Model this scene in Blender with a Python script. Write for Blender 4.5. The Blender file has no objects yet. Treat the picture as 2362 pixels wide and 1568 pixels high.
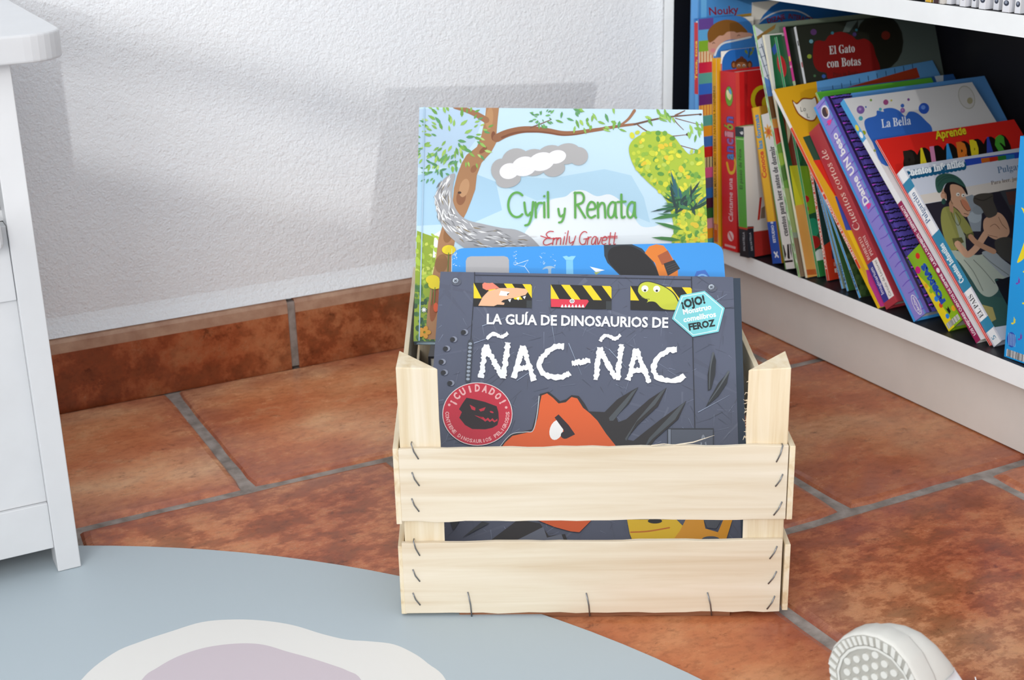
import bpy, bmesh, math, random
from mathutils import Vector, Matrix
from mathutils.geometry import tessellate_polygon

S = bpy.context.scene
COL = S.collection
R = math.radians

# ------------------------------------------------------------------ camera
YAW, PITCH, ROLL, FPX, CAMH = R(27.09983), R(19.91061), R(-1.35789), 3268.1, 0.62
fwd = Vector((math.sin(YAW) * math.cos(PITCH), math.cos(YAW) * math.cos(PITCH), -math.sin(PITCH)))
r0 = Vector((math.cos(YAW), -math.sin(YAW), 0))
u0 = r0.cross(fwd)
rgt = math.cos(ROLL) * r0 + math.sin(ROLL) * u0
upv = -math.sin(ROLL) * r0 + math.cos(ROLL) * u0
cd = bpy.data.cameras.new('camera')
cam = bpy.data.objects.new('camera', cd)
COL.objects.link(cam)
cam.matrix_world = Matrix(((rgt.x, upv.x, -fwd.x, 0), (rgt.y, upv.y, -fwd.y, 0), (rgt.z, upv.z, -fwd.z, CAMH), (0, 0, 0, 1)))
cd.sensor_width = 36.0
cd.sensor_fit = 'HORIZONTAL'
cd.lens = FPX * 36.0 / 2362
cd.clip_start = 0.02
cd.dof.use_dof = True
cd.dof.focus_distance = 1.22
cd.dof.aperture_fstop = 13.0
S.camera = cam

# ------------------------------------------------------------------ light
W = bpy.data.worlds.new('world')
S.world = W
W.use_nodes = True
bg = W.node_tree.nodes['Background']
bg.inputs[0].default_value = (0.925, 0.965, 1.0, 1)
bg.inputs[1].default_value = 1.02

SUN_DIR = Vector((0.27, 1.0, -0.094))
sd = bpy.data.lights.new('low_sun', 'SUN')
sd.energy = 0.48
sd.angle = R(0.5)
sd.color = (1.0, 0.985, 0.96)
so = bpy.data.objects.new('low_sun', sd)
COL.objects.link(so)
so.rotation_euler = SUN_DIR.to_track_quat('-Z', 'Y').to_euler()
so.location = (-1, -4, 2)


def area(name, loc, target, sx, sy, power, col):
    l = bpy.data.lights.new(name, 'AREA')
    l.shape = 'RECTANGLE'
    l.size, l.size_y, l.energy, l.color = sx, sy, power, col
    o = bpy.data.objects.new(name, l)
    COL.objects.link(o)
    o.location = loc
    o.rotation_euler = (Vector(target) - Vector(loc)).to_track_quat('-Z', 'Y').to_euler()
    return o


area('rear_window_light', (-0.6, -2.0, 1.8), (0.6, 1.2, 0.15), 1.8, 1.5, 7, (1.0, 0.985, 0.965))
area('side_fill_light', (-1.0, -0.55, 1.0), (1.1, 0.95, 0.1), 1.0, 1.0, 20, (1.0, 0.985, 0.965))  # added fill from the left, lifts the shelf edges and plinth

S.view_settings.view_transform = 'Standard'
S.view_settings.look = 'None'
S.view_settings.gamma = 1
S.view_settings.use_curve_mapping = False
S.view_settings.exposure = 0.26


# ------------------------------------------------------------------ helpers
def lin(h):
    h = h.lstrip('#')
    if len(h) == 3:
        h = ''.join(c * 2 for c in h)
    o = []
    for i in (0, 2, 4):
        c = int(h[i:i + 2], 16) / 255
        o.append(c / 12.92 if c <= 0.04045 else ((c + 0.055) / 1.055) ** 2.4)
    return (*o, 1.0)


class NT:
    """small helper around a material node tree"""

    def __init__(self, name, rough=0.5, col='#ffffff', spec=0.5, metal=0.0):
        self.m = bpy.data.materials.new(name)
        self.m.use_nodes = True
        self.t = self.m.node_tree
        self.p = self.t.nodes['Principled BSDF']
        self.p.inputs['Base Color'].default_value = lin(col)
        self.p.inputs['Roughness'].default_value = rough
        self.p.inputs['Specular IOR Level'].default_value = spec
        self.p.inputs['Metallic'].default_value = metal

    def n(self, typ, **kw):
        nd = self.t.nodes.new(typ)
        for k, v in kw.items():
            if k.startswith('i_'):
                nd.inputs[k[2:].replace('_', ' ')].default_value = v
            else:
                setattr(nd, k, v)
        return nd

    def l(self, a, b):
        self.t.links.new(a, b)

    def coords(self, scale=(1, 1, 1), rot=(0, 0, 0)):
        tc = self.n('ShaderNodeTexCoord')
        mp = self.n('ShaderNodeMapping')
        mp.inputs['Scale'].default_value = scale
        mp.inputs['Rotation'].default_value = rot
        self.l(tc.outputs['Object'], mp.inputs[0])
        return mp.outputs[0]

    def noise(self, vec, scale, detail=4, rough=0.55, dist=0.0):
        nd = self.n('ShaderNodeTexNoise')
        self.l(vec, nd.inputs['Vector'])
        nd.inputs['Scale'].default_value = scale
        nd.inputs['Detail'].default_value = detail
        nd.inputs['Roughness'].default_value = rough
        nd.inputs['Distortion'].default_value = dist
        return nd.outputs['Fac']

    def ramp(self, fac, stops, interp='LINEAR'):
        nd = self.n('ShaderNodeValToRGB')
        nd.color_ramp.interpolation = interp
        el = nd.color_ramp.elements
        while len(el) > 1:
            el.remove(el[-1])
        el[0].position, el[0].color = stops[0][0], lin(stops[0][1])
        for p, c in stops[1:]:
            e = el.new(p)
            e.color = lin(c)
        self.l(fac, nd.inputs[0])
        return nd.outputs[0]

    def mix(self, fac, a, b, mode='MIX'):
        nd = self.n('ShaderNodeMixRGB', blend_type=mode)
        for k, v in ((0, fac), (1, a), (2, b)):
            if hasattr(v, 'links'):
                self.l(v, nd.inputs[k])
            elif isinstance(v, (int, float)):
                nd.inputs[k].default_value = v
            else:
                nd.inputs[k].default_value = lin(v)
        return nd.outputs[0]

    def bump(self, h, strength=0.3, dist=0.002):
        nd = self.n('ShaderNodeBump')
        nd.inputs['Strength'].default_value = strength
        nd.inputs['Distance'].default_value = dist
        self.l(h, nd.inputs['Height'])
        self.l(nd.outputs[0], self.p.inputs['Normal'])

    def base(self, c):
        self.l(c, self.p.inputs['Base Color'])


def plain(name, col, rough=0.5, spec=0.4, metal=0.0, grain=0.0):
    t = NT(name, rough, col, spec, metal)
    v = t.coords()
    if grain:
        t.base(t.mix(grain, col, t.ramp(t.noise(v, 60, 5), [(0.3, '#000000'), (0.7, '#ffffff')]), 'SOFT_LIGHT'))
    else:
        t.base(t.mix(0.06, col, t.ramp(t.noise(v, 25, 3), [(0.3, '#888888'), (0.7, '#ffffff')]), 'MULTIPLY'))
    return t.m


# ---- materials
def m_wall():
    t = NT('wall_plaster', 0.85, '#e6e6e8', 0.2)
    v = t.coords()
    a = t.noise(v, 190, 5, 0.62)
    b = t.noise(v, 420, 3, 0.6)
    ad = t.n('ShaderNodeMath', operation='ADD')
    t.l(a, ad.inputs[0])
    ml = t.n('ShaderNodeMath', operation='MULTIPLY')
    t.l(b, ml.inputs[0])
    ml.inputs[1].default_value = 0.45
    t.l(ml.outputs[0], ad.inputs[1])
    t.bump(ad.outputs[0], 0.6, 0.005)
    t.base(t.ramp(t.noise(v, 6, 4), [(0.3, '#ebeff4'), (0.7, '#f1f4f7')]))
    return t.m


def m_tile(name, edge_only=False):
    t = NT(name, 0.5, '#a5603f', 0.35)
    v0 = t.coords()
    at = t.n('ShaderNodeAttribute', attribute_name='Col')      # r,g: per tile seed, b: worn rim
    sep = t.n('ShaderNodeSeparateColor')
    t.l(at.outputs['Color'], sep.inputs[0])
    comb = t.n('ShaderNodeVectorMath', operation='ADD')
    sc = t.n('ShaderNodeVectorMath', operation='SCALE')
    rg2 = t.n('ShaderNodeCombineXYZ')
    t.l(sep.outputs[0], rg2.inputs[0])
    t.l(sep.outputs[1], rg2.inputs[1])
    t.l(rg2.outputs[0], sc.inputs[0])
    sc.inputs['Scale'].default_value = 7.0
    t.l(v0, comb.inputs[0])
    t.l(sc.outputs[0], comb.inputs[1])
    mp = t.n('ShaderNodeMapping')
    mp.inputs['Scale'].default_value = (1, 1.45, 1)
    t.l(comb.outputs[0], mp.inputs[0])
    v = mp.outputs[0]
    big = t.noise(v, 5.0, 4, 0.5)
    mid = t.noise(v, 23, 9, 0.70)
    fine = t.noise(v, 95, 7, 0.72)
    pits = t.noise(v, 38, 9, 0.78)
    c = t.ramp(big, [(0.34, '#bc6c46'), (0.46, '#cd8056'), (0.56, '#d8966a'), (0.66, '#e4b388')])
    # brown mottling, strong on some tiles only
    dark = t.ramp(mid, [(0.40, '#64483e'), (0.48, '#a67660'), (0.54, '#ffffff')])
    c = t.mix(t.mix(1.0, sep.outputs[1], '#d8d8d8', 'MULTIPLY'), c, t.mix(1.0, c, dark, 'MULTIPLY'))
    tan = t.ramp(mid, [(0.53, '#000000'), (0.68, '#a8a8a8')])
    c = t.mix(tan, c, '#d9ac7e')
    c = t.mix(0.55, c, t.ramp(pits, [(0.34, '#54392e'), (0.42, '#ffffff')]), 'MULTIPLY')
    c = t.mix(0.30, c, t.ramp(fine, [(0.35, '#6a5044'), (0.52, '#ffffff')]), 'MULTIPLY')
    # overall lightness of a tile
    tone = t.ramp(sep.outputs[0], [(0.0, '#9a7468'), (0.5, '#d6bfb4'), (1.0, '#ffffff')])
    c = t.mix(0.9, c, tone, 'MULTIPLY')
    # kiln-burnt reddish margin, broken up by the mottling
    rim = t.mix(0.5, '#8a4638', t.ramp(fine, [(0.3, '#80503f'), (0.7, '#b27c68')]))
    brk = t.n('ShaderNodeMath', operation='MULTIPLY')
    t.l(sep.outputs[2], brk.inputs[0])
    t.l(t.ramp(mid, [(0.40, '#ffffff'), (0.62, '#9a9a9a')]), brk.inputs[1])
    c = t.mix(brk.outputs[0], c, rim)
    t.base(c)
    t.bump(t.mix(0.5, mid, fine), 0.14, 0.0014)
    rg = t.ramp(mid, [(0.3, '#6a6a6a'), (0.7, '#9a9a9a')])
    t.l(rg, t.p.inputs['Roughness'])
    return t.m


def m_wood(name, axis, light='#d8cbb5', dark='#cdbba0', knot=0.16):
    t = NT(name, 0.7, light, 0.25)
    s = [60, 60, 60]
    s[axis] = 2.2
    v = t.coords(tuple(s))
    g = t.noise(v, 1.6, 6, 0.6, 0.6)
    s2 = [14, 14, 14]
    s2[axis] = 1.6
    v2 = t.coords(tuple(s2))
    b = t.noise(v2, 1.5, 3, 0.5, 1.0)
    c = t.ramp(g, [(0.28, dark), (0.5, light), (0.8, '#e3d9c8')])
    c = t.mix(knot, c, t.ramp(b, [(0.34, '#d3ad7c'), (0.5, '#ffffff')]), 'MULTIPLY')
    t.base(c)
    t.bump(g, 0.25, 0.0006)
    return t.m


def m_print(name, rough, coat=0.0):
    t = NT(name, rough, '#ffffff', 0.45)
    at = t.n('ShaderNodeAttribute', attribute_name='Col')
    t.base(t.mix(1.0, at.outputs['Color'], '#f0f0f0', 'MULTIPLY'))      # ink on paper
    t.p.inputs['Coat Weight'].default_value = coat
    t.p.inputs['Coat Roughness'].default_value = 0.15
    return t.m


def m_pages():
    t = NT('page_edges', 0.85, '#efe9dc', 0.1)
    v = t.coords((1, 1, 900))
    t.base(t.ramp(t.noise(v, 2.0, 2), [(0.3, '#cfc7b6'), (0.6, '#f5f0e6')]))
    return t.m


M = dict(
    wall=m_wall(), tile=m_tile('terracotta_tile'),
    grout=plain('grey_grout', '#8e857f', 0.9, 0.1, grain=0.5),
    wood_x=m_wood('pine_slat', 0), wood_y=m_wood('pine_side_slat', 1, '#dccdb0', '#c9af88'),
    wood_z=m_wood('pine_post', 2, '#d8c9ad', '#c9b38f', 0.10), wood_base=m_wood('rough_base_board', 0, '#8f5f44', '#6f4630'),
    wire=plain('steel_wire', '#8b8d90', 0.35, 0.5, 0.9),
    print=m_print('printed_cover', 0.38, 0.12), matte=m_print('printed_cover_matte', 0.55),
    pages=m_pages(),
    white=plain('white_lacquer', '#cbccce', 0.38, 0.45), shelf_white=plain('white_shelf_edge', '#eceff0', 0.4, 0.4),
    plinth=plain('white_plinth', '#d6d0ca', 0.45, 0.35),
    shelf_black=plain('black_brown_board', '#17171d', 0.42, 0.4),
    rug=None, shoe=plain('white_rubber', '#cfcdc6', 0.55, 0.3), canvas=plain('white_canvas', '#e4e6e8', 0.85, 0.1, grain=0.3),
    grey_rubber=plain('worn_grey_rubber', '#a9a69e', 0.7, 0.2),
)


class MB:
    """collects faces (with a colour each) and links them as one mesh object"""

    def __init__(self):
        self.v, self.f, self.c, self.s = [], [], [], []
        self.layer = 0

    def face(self, pts, col=(1, 1, 1, 1), slot=0):
        i = len(self.v)
        self.v += [tuple(p) for p in pts]
        self.f.append(tuple(range(i, i + len(pts))))
        self.c.append(col)
        self.s.append(slot)

    def box(self, a, b, col=(1, 1, 1, 1), slot=0, cols=None):
        (x0, y0, z0), (x1, y1, z1) = a, b
        q = dict(zm=[(x0, y0, z0), (x0, y1, z0), (x1, y1, z0), (x1, y0, z0)], zp=[(x0, y0, z1), (x1, y0, z1), (x1, y1, z1), (x0, y1, z1)],
                 ym=[(x0, y0, z0), (x1, y0, z0), (x1, y0, z1), (x0, y0, z1)], yp=[(x0, y1, z0), (x0, y1, z1), (x1, y1, z1), (x1, y1, z0)],
                 xm=[(x0, y0, z0), (x0, y0, z1), (x0, y1, z1), (x0, y1, z0)], xp=[(x1, y0, z0), (x1, y1, z0), (x1, y1, z1), (x1, y0, z1)])
        for k, p in q.items():
            self.face(p, (cols or {}).get(k, col), slot)

    def prism(self, poly, axis, a, b, col=(1, 1, 1, 1), side=None):
        """extrude a 2-D polygon along axis 0/1/2 from a to b"""
        def P(p, h):
            l = [p[0], p[1]]
            l.insert(axis, h)
            return tuple(l)
        n = len(poly)
        self.face([P(p, a) for p in poly], col)
        self.face([P(p, b) for p in reversed(poly)], col)
        for i in range(n):
            j = (i + 1) % n
            self.face([P(poly[j], a), P(poly[i], a), P(poly[i], b), P(poly[j], b)], side or col)

    def tube(self, pts, rad, n=8, col=(1, 1, 1, 1)):
        pts = [Vector(p) for p in pts]
        rings = []
        for i, p in enumerate(pts):
            d = (pts[min(i + 1, len(pts) - 1)] - pts[max(i - 1, 0)]).normalized()
            a = d.orthogonal().normalized()
            b = d.cross(a)
            rr = rad[i] if isinstance(rad, (list, tuple)) else rad
            rings.append([p + rr * (math.cos(t) * a + math.sin(t) * b) for t in [2 * math.pi * k / n for k in range(n)]])
        for q, r_ in zip(rings, rings[1:]):
            best = min(range(n), key=lambda k: (r_[k] - q[0]).length)
            r2 = r_[best:] + r_[:best]
            if (r2[1] - q[1]).length > (r2[-1] - q[1]).length:
                r2 = [r2[0]] + r2[:0:-1]
            r_[:] = r2
            for k in range(n):
                self.face([q[k], q[(k + 1) % n], r2[(k + 1) % n], r2[k]], col)
        self.face(list(reversed(rings[0])), col)
        self.face(rings[-1], col)

    def build(self, name, mats, parent=None, smooth=False, bevel=0.0, merge=True):
        me = bpy.data.meshes.new(name)
        me.from_pydata(self.v, [], self.f)
        at = me.color_attributes.new('Col', 'FLOAT_COLOR', 'CORNER')
        buf = []
        for f, c in zip(self.f, self.c):
            buf += [x for q in c for x in q] if isinstance(c, list) else list(c) * len(f)
        at.data.foreach_set('color', buf)
        if not isinstance(mats, (list, tuple)):
            mats = [mats]
        for m in mats:
            me.materials.append(m)
        me.polygons.foreach_set('material_index', self.s)
        if merge:
            bm = bmesh.new()
            bm.from_mesh(me)
            bmesh.ops.remove_doubles(bm, verts=bm.verts, dist=1e-6)
            bmesh.ops.recalc_face_normals(bm, faces=bm.faces)
            bm.to_mesh(me)
            bm.free()
        if smooth:
            me.polygons.foreach_set('use_smooth', [True] * len(me.polygons))
        me.update()
        o = bpy.data.objects.new(name, me)
        COL.objects.link(o)
        if parent:
            o.parent = parent
        if bevel:
            md = o.modifiers.new('bevel', 'BEVEL')
            md.width, md.segments, md.limit_method = bevel, 3, 'ANGLE'
            md.harden_normals = False
        return o


def thing(name, label, cat, mat=None, group=None):
    o = bpy.data.objects.new(name, None)
    o.empty_display_size = 0.02
    COL.objects.link(o)
    if mat is not None:
        o.matrix_world = mat
    return tag(o, label, cat, group)


def tag(o, label, cat, group=None):
    o['label'], o['category'] = label, cat
    if group:
        o['group'] = group
    return o


def struct(o):
    o['kind'] = 'structure'
    return o


def bx(name, a, b, mat, parent=None, bevel=0.0):
    m = MB()
    m.box(a, b)
    return m.build(name, mat, parent, bevel=bevel)


# ---- lettering
_tx = {}
SERIF = {**{chr(65 + i): chr(0x1D400 + i) for i in range(26)}, **{chr(97 + i): chr(0x1D41A + i) for i in range(26)}}
ITAL = {**{chr(65 + i): chr(0x1D434 + i) for i in range(26)}, **{chr(97 + i): chr(0x1D44E + i) for i in range(26)}, 'h': chr(0x210E)}


def text_mesh(s, bold=0.0, face='sans'):
    key = (s, bold, face)
    if key not in _tx:
        mp = {'serif': SERIF, 'ital': ITAL}.get(face, {})
        c = bpy.data.curves.new('lettering', 'FONT')
        c.body = ''.join(mp.get(ch, ch) for ch in s)
        c.offset = bold
        c.resolution_u = 2
        o = bpy.data.objects.new('lettering', c)
        COL.objects.link(o)
        dg = bpy.context.evaluated_depsgraph_get()
        me = bpy.data.meshes.new_from_object(o.evaluated_get(dg))
        vs = [(v.co.x, v.co.y) for v in me.vertices]
        fs = [tuple(p.vertices) for p in me.polygons]
        bpy.data.objects.remove(o)
        bpy.data.curves.remove(c)
        bpy.data.meshes.remove(me)
        x0 = min(v[0] for v in vs)
        x1 = max(v[0] for v in vs)
        _tx[key] = ([((x - x0) / (x1 - x0), y / 0.69) for x, y in vs], fs, (x1 - x0) / 0.69)
    return _tx[key]


# single-stroke hand lettering, cap height 1, baseline 0
def _arc(cx, cy, rx, ry, a0, a1, n=10):
    return [(cx + rx * math.cos(R(a0 + (a1 - a0) * i / n)), cy + ry * math.sin(R(a0 + (a1 - a0) * i / n))) for i in range(n + 1)]


HAND = {
    'C': (.62, [_arc(.36, .5, .34, .5, 50, 310, 14)]), 'y': (.46, [[(.04, .6), (.10, .2), (.2, .08), (.32, .2)], [(.42, .62), (.36, .1), (.24, -.25), (.08, -.32)]]),
    'r': (.36, [[(.06, .6), (.08, 0)], [(.08, .35), (.18, .56), (.34, .58)]]), 'i': (.16, [[(.08, .6), (.09, 0)], [(.08, .84), (.085, .86)]]),
    'l': (.18, [[(.08, 1.02), (.10, 0)]]), 'R': (.6, [[(.08, 1), (.09, 0)], [(.05, .98), (.38, .98), (.5, .8), (.42, .6), (.1, .5)], [(.2, .5), (.56, 0)]]),
    'e': (.5, [[(.08, .32), (.42, .36), (.4, .56), (.22, .62), (.07, .4), (.08, .12), (.24, 0), (.44, .08)]]),
    'n': (.48, [[(.06, .6), (.08, 0)], [(.08, .4), (.22, .58), (.36, .54), (.4, .3), (.42, 0)]]),
    'a': (.5, [[(.42, .56), (.26, .62), (.09, .42), (.08, .12), (.2, 0), (.34, .12), (.42, .5)], [(.42, .6), (.43, .12), (.48, 0)]]),
    't': (.42, [[(.2, .92), (.21, .1), (.28, 0), (.36, .04)], [(.02, .62), (.4, .64)]]),
    'E': (.6, [[(.55, .98), (.3, 1.0), (.14, .8), (.3, .56), (.42, .55)], [(.34, .55), (.1, .36), (.08, .1), (.28, -.02), (.6, .12)]]),
    'm': (.62, [[(.04, .5), (.06, 0)], [(.06, .35), (.18, .5), (.26, .42), (.28, 0)], [(.28, .35), (.42, .5), (.5, .42), (.54, 0)]]),
    'G': (.72, [_arc(.4, .5, .36, .5, 55, 300, 14), [(.42, .42), (.72, .46)], [(.66, .46), (.6, .02)]]),
    'v': (.42, [[(.04, .52), (.18, 0), (.38, .54)]]),
}


def clip_poly(p, w, h):
    for ax, lim, sg in ((0, 0.0, 1), (0, w, -1), (1, 0.0, 1), (1, h, -1)):
        out = []
        for i in range(len(p)):
            a, b = p[i - 1], p[i]
            da, db = sg * (a[ax] - lim), sg * (b[ax] - lim)
            if (da < 0) != (db < 0):
                t = da / (da - db)
                out.append((a[0] + t * (b[0] - a[0]), a[1] + t * (b[1] - a[1])))
            if db >= 0:
                out.append(b)
        p = out
        if len(p) < 3:
            return []
    return p


class Canvas:
    """ink printed on a flat face: maps image-pixel to the face, each ink layer a few microns above the last"""
    STEP = 3e-6

    def __init__(self, mb, to3d, uv, size, down):
        self.mb, self.to3d, self.uv, self.size, self.down = mb, to3d, uv, size, down
        self.k = 1
        self.rnd = random.Random(5)

    def _tri(self, tri, c):
        p = clip_poly([self.uv(*q) for q in tri], *self.size)
        if len(p) >= 3:
            self.mb.face([self.to3d(u, v, self.k * self.STEP) for u, v in p], c)

    def poly(self, pts, col, up=1):
        c = lin(col) if isinstance(col, str) else col
        pts = [p for i, p in enumerate(pts) if (abs(p[0] - pts[i - 1][0]) + abs(p[1] - pts[i - 1][1])) > 1e-9]
        for t in tessellate_polygon([[Vector((x, y, 0)) for x, y in pts]]):
            self._tri([pts[i] if isinstance(i, int) else i[:2] for i in t], c)
        self.k += up or .34

    def rect(self, x0, y0, x1, y1, col):
        self.poly([(x0, y0), (x1, y0), (x1, y1), (x0, y1)], col)

    def ell(self, x, y, rx, ry=None, col='#000', rot=0, n=18, up=1):
        ry = rx if ry is None else ry
        ca, sa = math.cos(R(rot)), math.sin(R(rot))
        self.poly([(x + rx * math.cos(t) * ca - ry * math.sin(t) * sa, y + rx * math.cos(t) * sa + ry * math.sin(t) * ca) for t in [2 * math.pi * i / n for i in range(n)]], col, up)

    def leaf(self, x, y, l, w, rot, col, up=0):
        ca, sa = math.cos(R(rot)), math.sin(R(rot))
        q = [(-l, 0), (-l * .4, w), (l * .3, w * .9), (l, 0), (l * .3, -w * .8), (-l * .4, -w)]
        self.poly([(x + a * ca - b * sa, y + a * sa + b * ca) for a, b in q], col, up)

    def stroke(self, pts, w, col, jag=0.0, w1=None, cap=True, up=1, smooth=True):
        """brush stroke with width w (tapering to w1)"""
        if smooth and len(pts) > 2:
            q = []
            for i in range(len(pts) - 1):
                p0, p1, p2, p3 = pts[max(i - 1, 0)], pts[i], pts[i + 1], pts[min(i + 2, len(pts) - 1)]
                for s in range(5):
                    t = s / 5
                    q.append(tuple(.5 * (2 * p1[k] + (p2[k] - p0[k]) * t + (2 * p0[k] - 5 * p1[k] + 4 * p2[k] - p3[k]) * t * t + (3 * p1[k] - p0[k] - 3 * p2[k] + p3[k]) * t ** 3) for k in (0, 1)))
            pts = q + [pts[-1]]
        if jag:
            q = []
            for a, b in zip(pts, pts[1:]):
                n = max(1, int(math.dist(a, b) / (w * .22)))
                q += [(a[0] + (b[0] - a[0]) * i / n, a[1] + (b[1] - a[1]) * i / n) for i in range(n)]
            pts = q + [pts[-1]]
        n = len(pts)
        c = lin(col) if isinstance(col, str) else col
        L, Rr = [], []
        for i, p in enumerate(pts):
            a, b = pts[max(i - 1, 0)], pts[min(i + 1, n - 1)]
            d = math.dist(a, b) or 1
            nx, ny = -(b[1] - a[1]) / d, (b[0] - a[0]) / d
            ww = (w + ((w1 if w1 is not None else w) - w) * i / max(n - 1, 1)) / 2
            f, g = (1 + self.rnd.uniform(-jag, jag * .6), 1 + self.rnd.uniform(-jag, jag * .6)) if jag else (1, 1)
            L.append((p[0] + nx * ww * f, p[1] + ny * ww * f))
            Rr.append((p[0] - nx * ww * g, p[1] - ny * ww * g))
        for i in range(n - 1):
            self._tri([L[i], L[i + 1], Rr[i + 1]], c)
            self._tri([L[i], Rr[i + 1], Rr[i]], c)
        if cap and not jag:
            self.k += up or .34
            self.ell(*pts[0], w / 2, None, c, n=8, up=0)
            self.ell(*pts[-1], (w1 if w1 is not None else w) / 2, None, c, n=8, up=0)
        self.k += up or .34

    def text(self, s, p0, p1, h, col, bold=0.0, face='sans'):
        """lettering whose baseline runs from p0 to p1, capitals h tall"""
        vs, fs, asp = text_mesh(s, bold, face)
        d = math.dist(p0, p1)
        dx, dy = (p1[0] - p0[0]) / d, (p1[1] - p0[1]) / d
        ux, uy = (dy, -dx) if self.down else (-dy, dx)
        P = [(p0[0] + x * d * dx + y * h * ux, p0[1] + x * d * dy + y * h * uy) for x, y in vs]
        c = lin(col)
        for f in fs:
            self._tri([P[i] for i in f], c)
        self.k += 1

    def hand(self, s, p0, p1, h, w, col, slant=0.0):
        tot = sum(HAND[ch][0] if ch != ' ' else .35 for ch in s)
        d = math.dist(p0, p1)
        dx, dy = (p1[0] - p0[0]) / d, (p1[1] - p0[1]) / d
        ux, uy = (dy, -dx) if self.down else (-dy, dx)
        x = 0
        for ch in s:
            if ch == ' ':
                x += .35
                continue
            a, st = HAND[ch]
            for line in st:
                self.stroke([(p0[0] + (x + q[0] + slant * q[1]) * d / tot * dx + q[1] * h * ux, p0[1] + (x + q[0] + slant * q[1]) * d / tot * dy + q[1] * h * uy) for q in line], w, col, up=0)
            x += a
        self.k += 1


def homog(Hm, sx=1.0, sy=1.0, ox=0.0, oy=0.0):
    def f(x, y):
        X, Y = ox + x / sx, oy + y / sy
        w = Hm[6] * X + Hm[7] * Y + Hm[8]
        return ((Hm[0] * X + Hm[1] * Y + Hm[2]) / w, (Hm[3] * X + Hm[4] * Y + Hm[5]) / w)
    return f


def book_matrix(O, U, V):
    U = Vector(U).normalized()
    V = Vector(V)
    V = (V - U * V.dot(U)).normalized()
    Wn = U.cross(V)
    return Matrix(((U.x, V.x, Wn.x, O[0]), (U.y, V.y, Wn.y, O[1]), (U.z, V.z, Wn.z, O[2]), (0, 0, 0, 1)))


def shelf_pose(x, yn, lean, th, z0):
    """a book leaning back by lean degrees whose rear bottom edge rests on the board at z0"""
    a = R(lean)
    yf = yn + th / math.cos(a)
    O = (x, yf - th * math.cos(a), z0 + th * math.sin(a))
    return book_matrix(O, (1, 0, 0), (0, math.sin(a), math.cos(a)))


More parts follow.
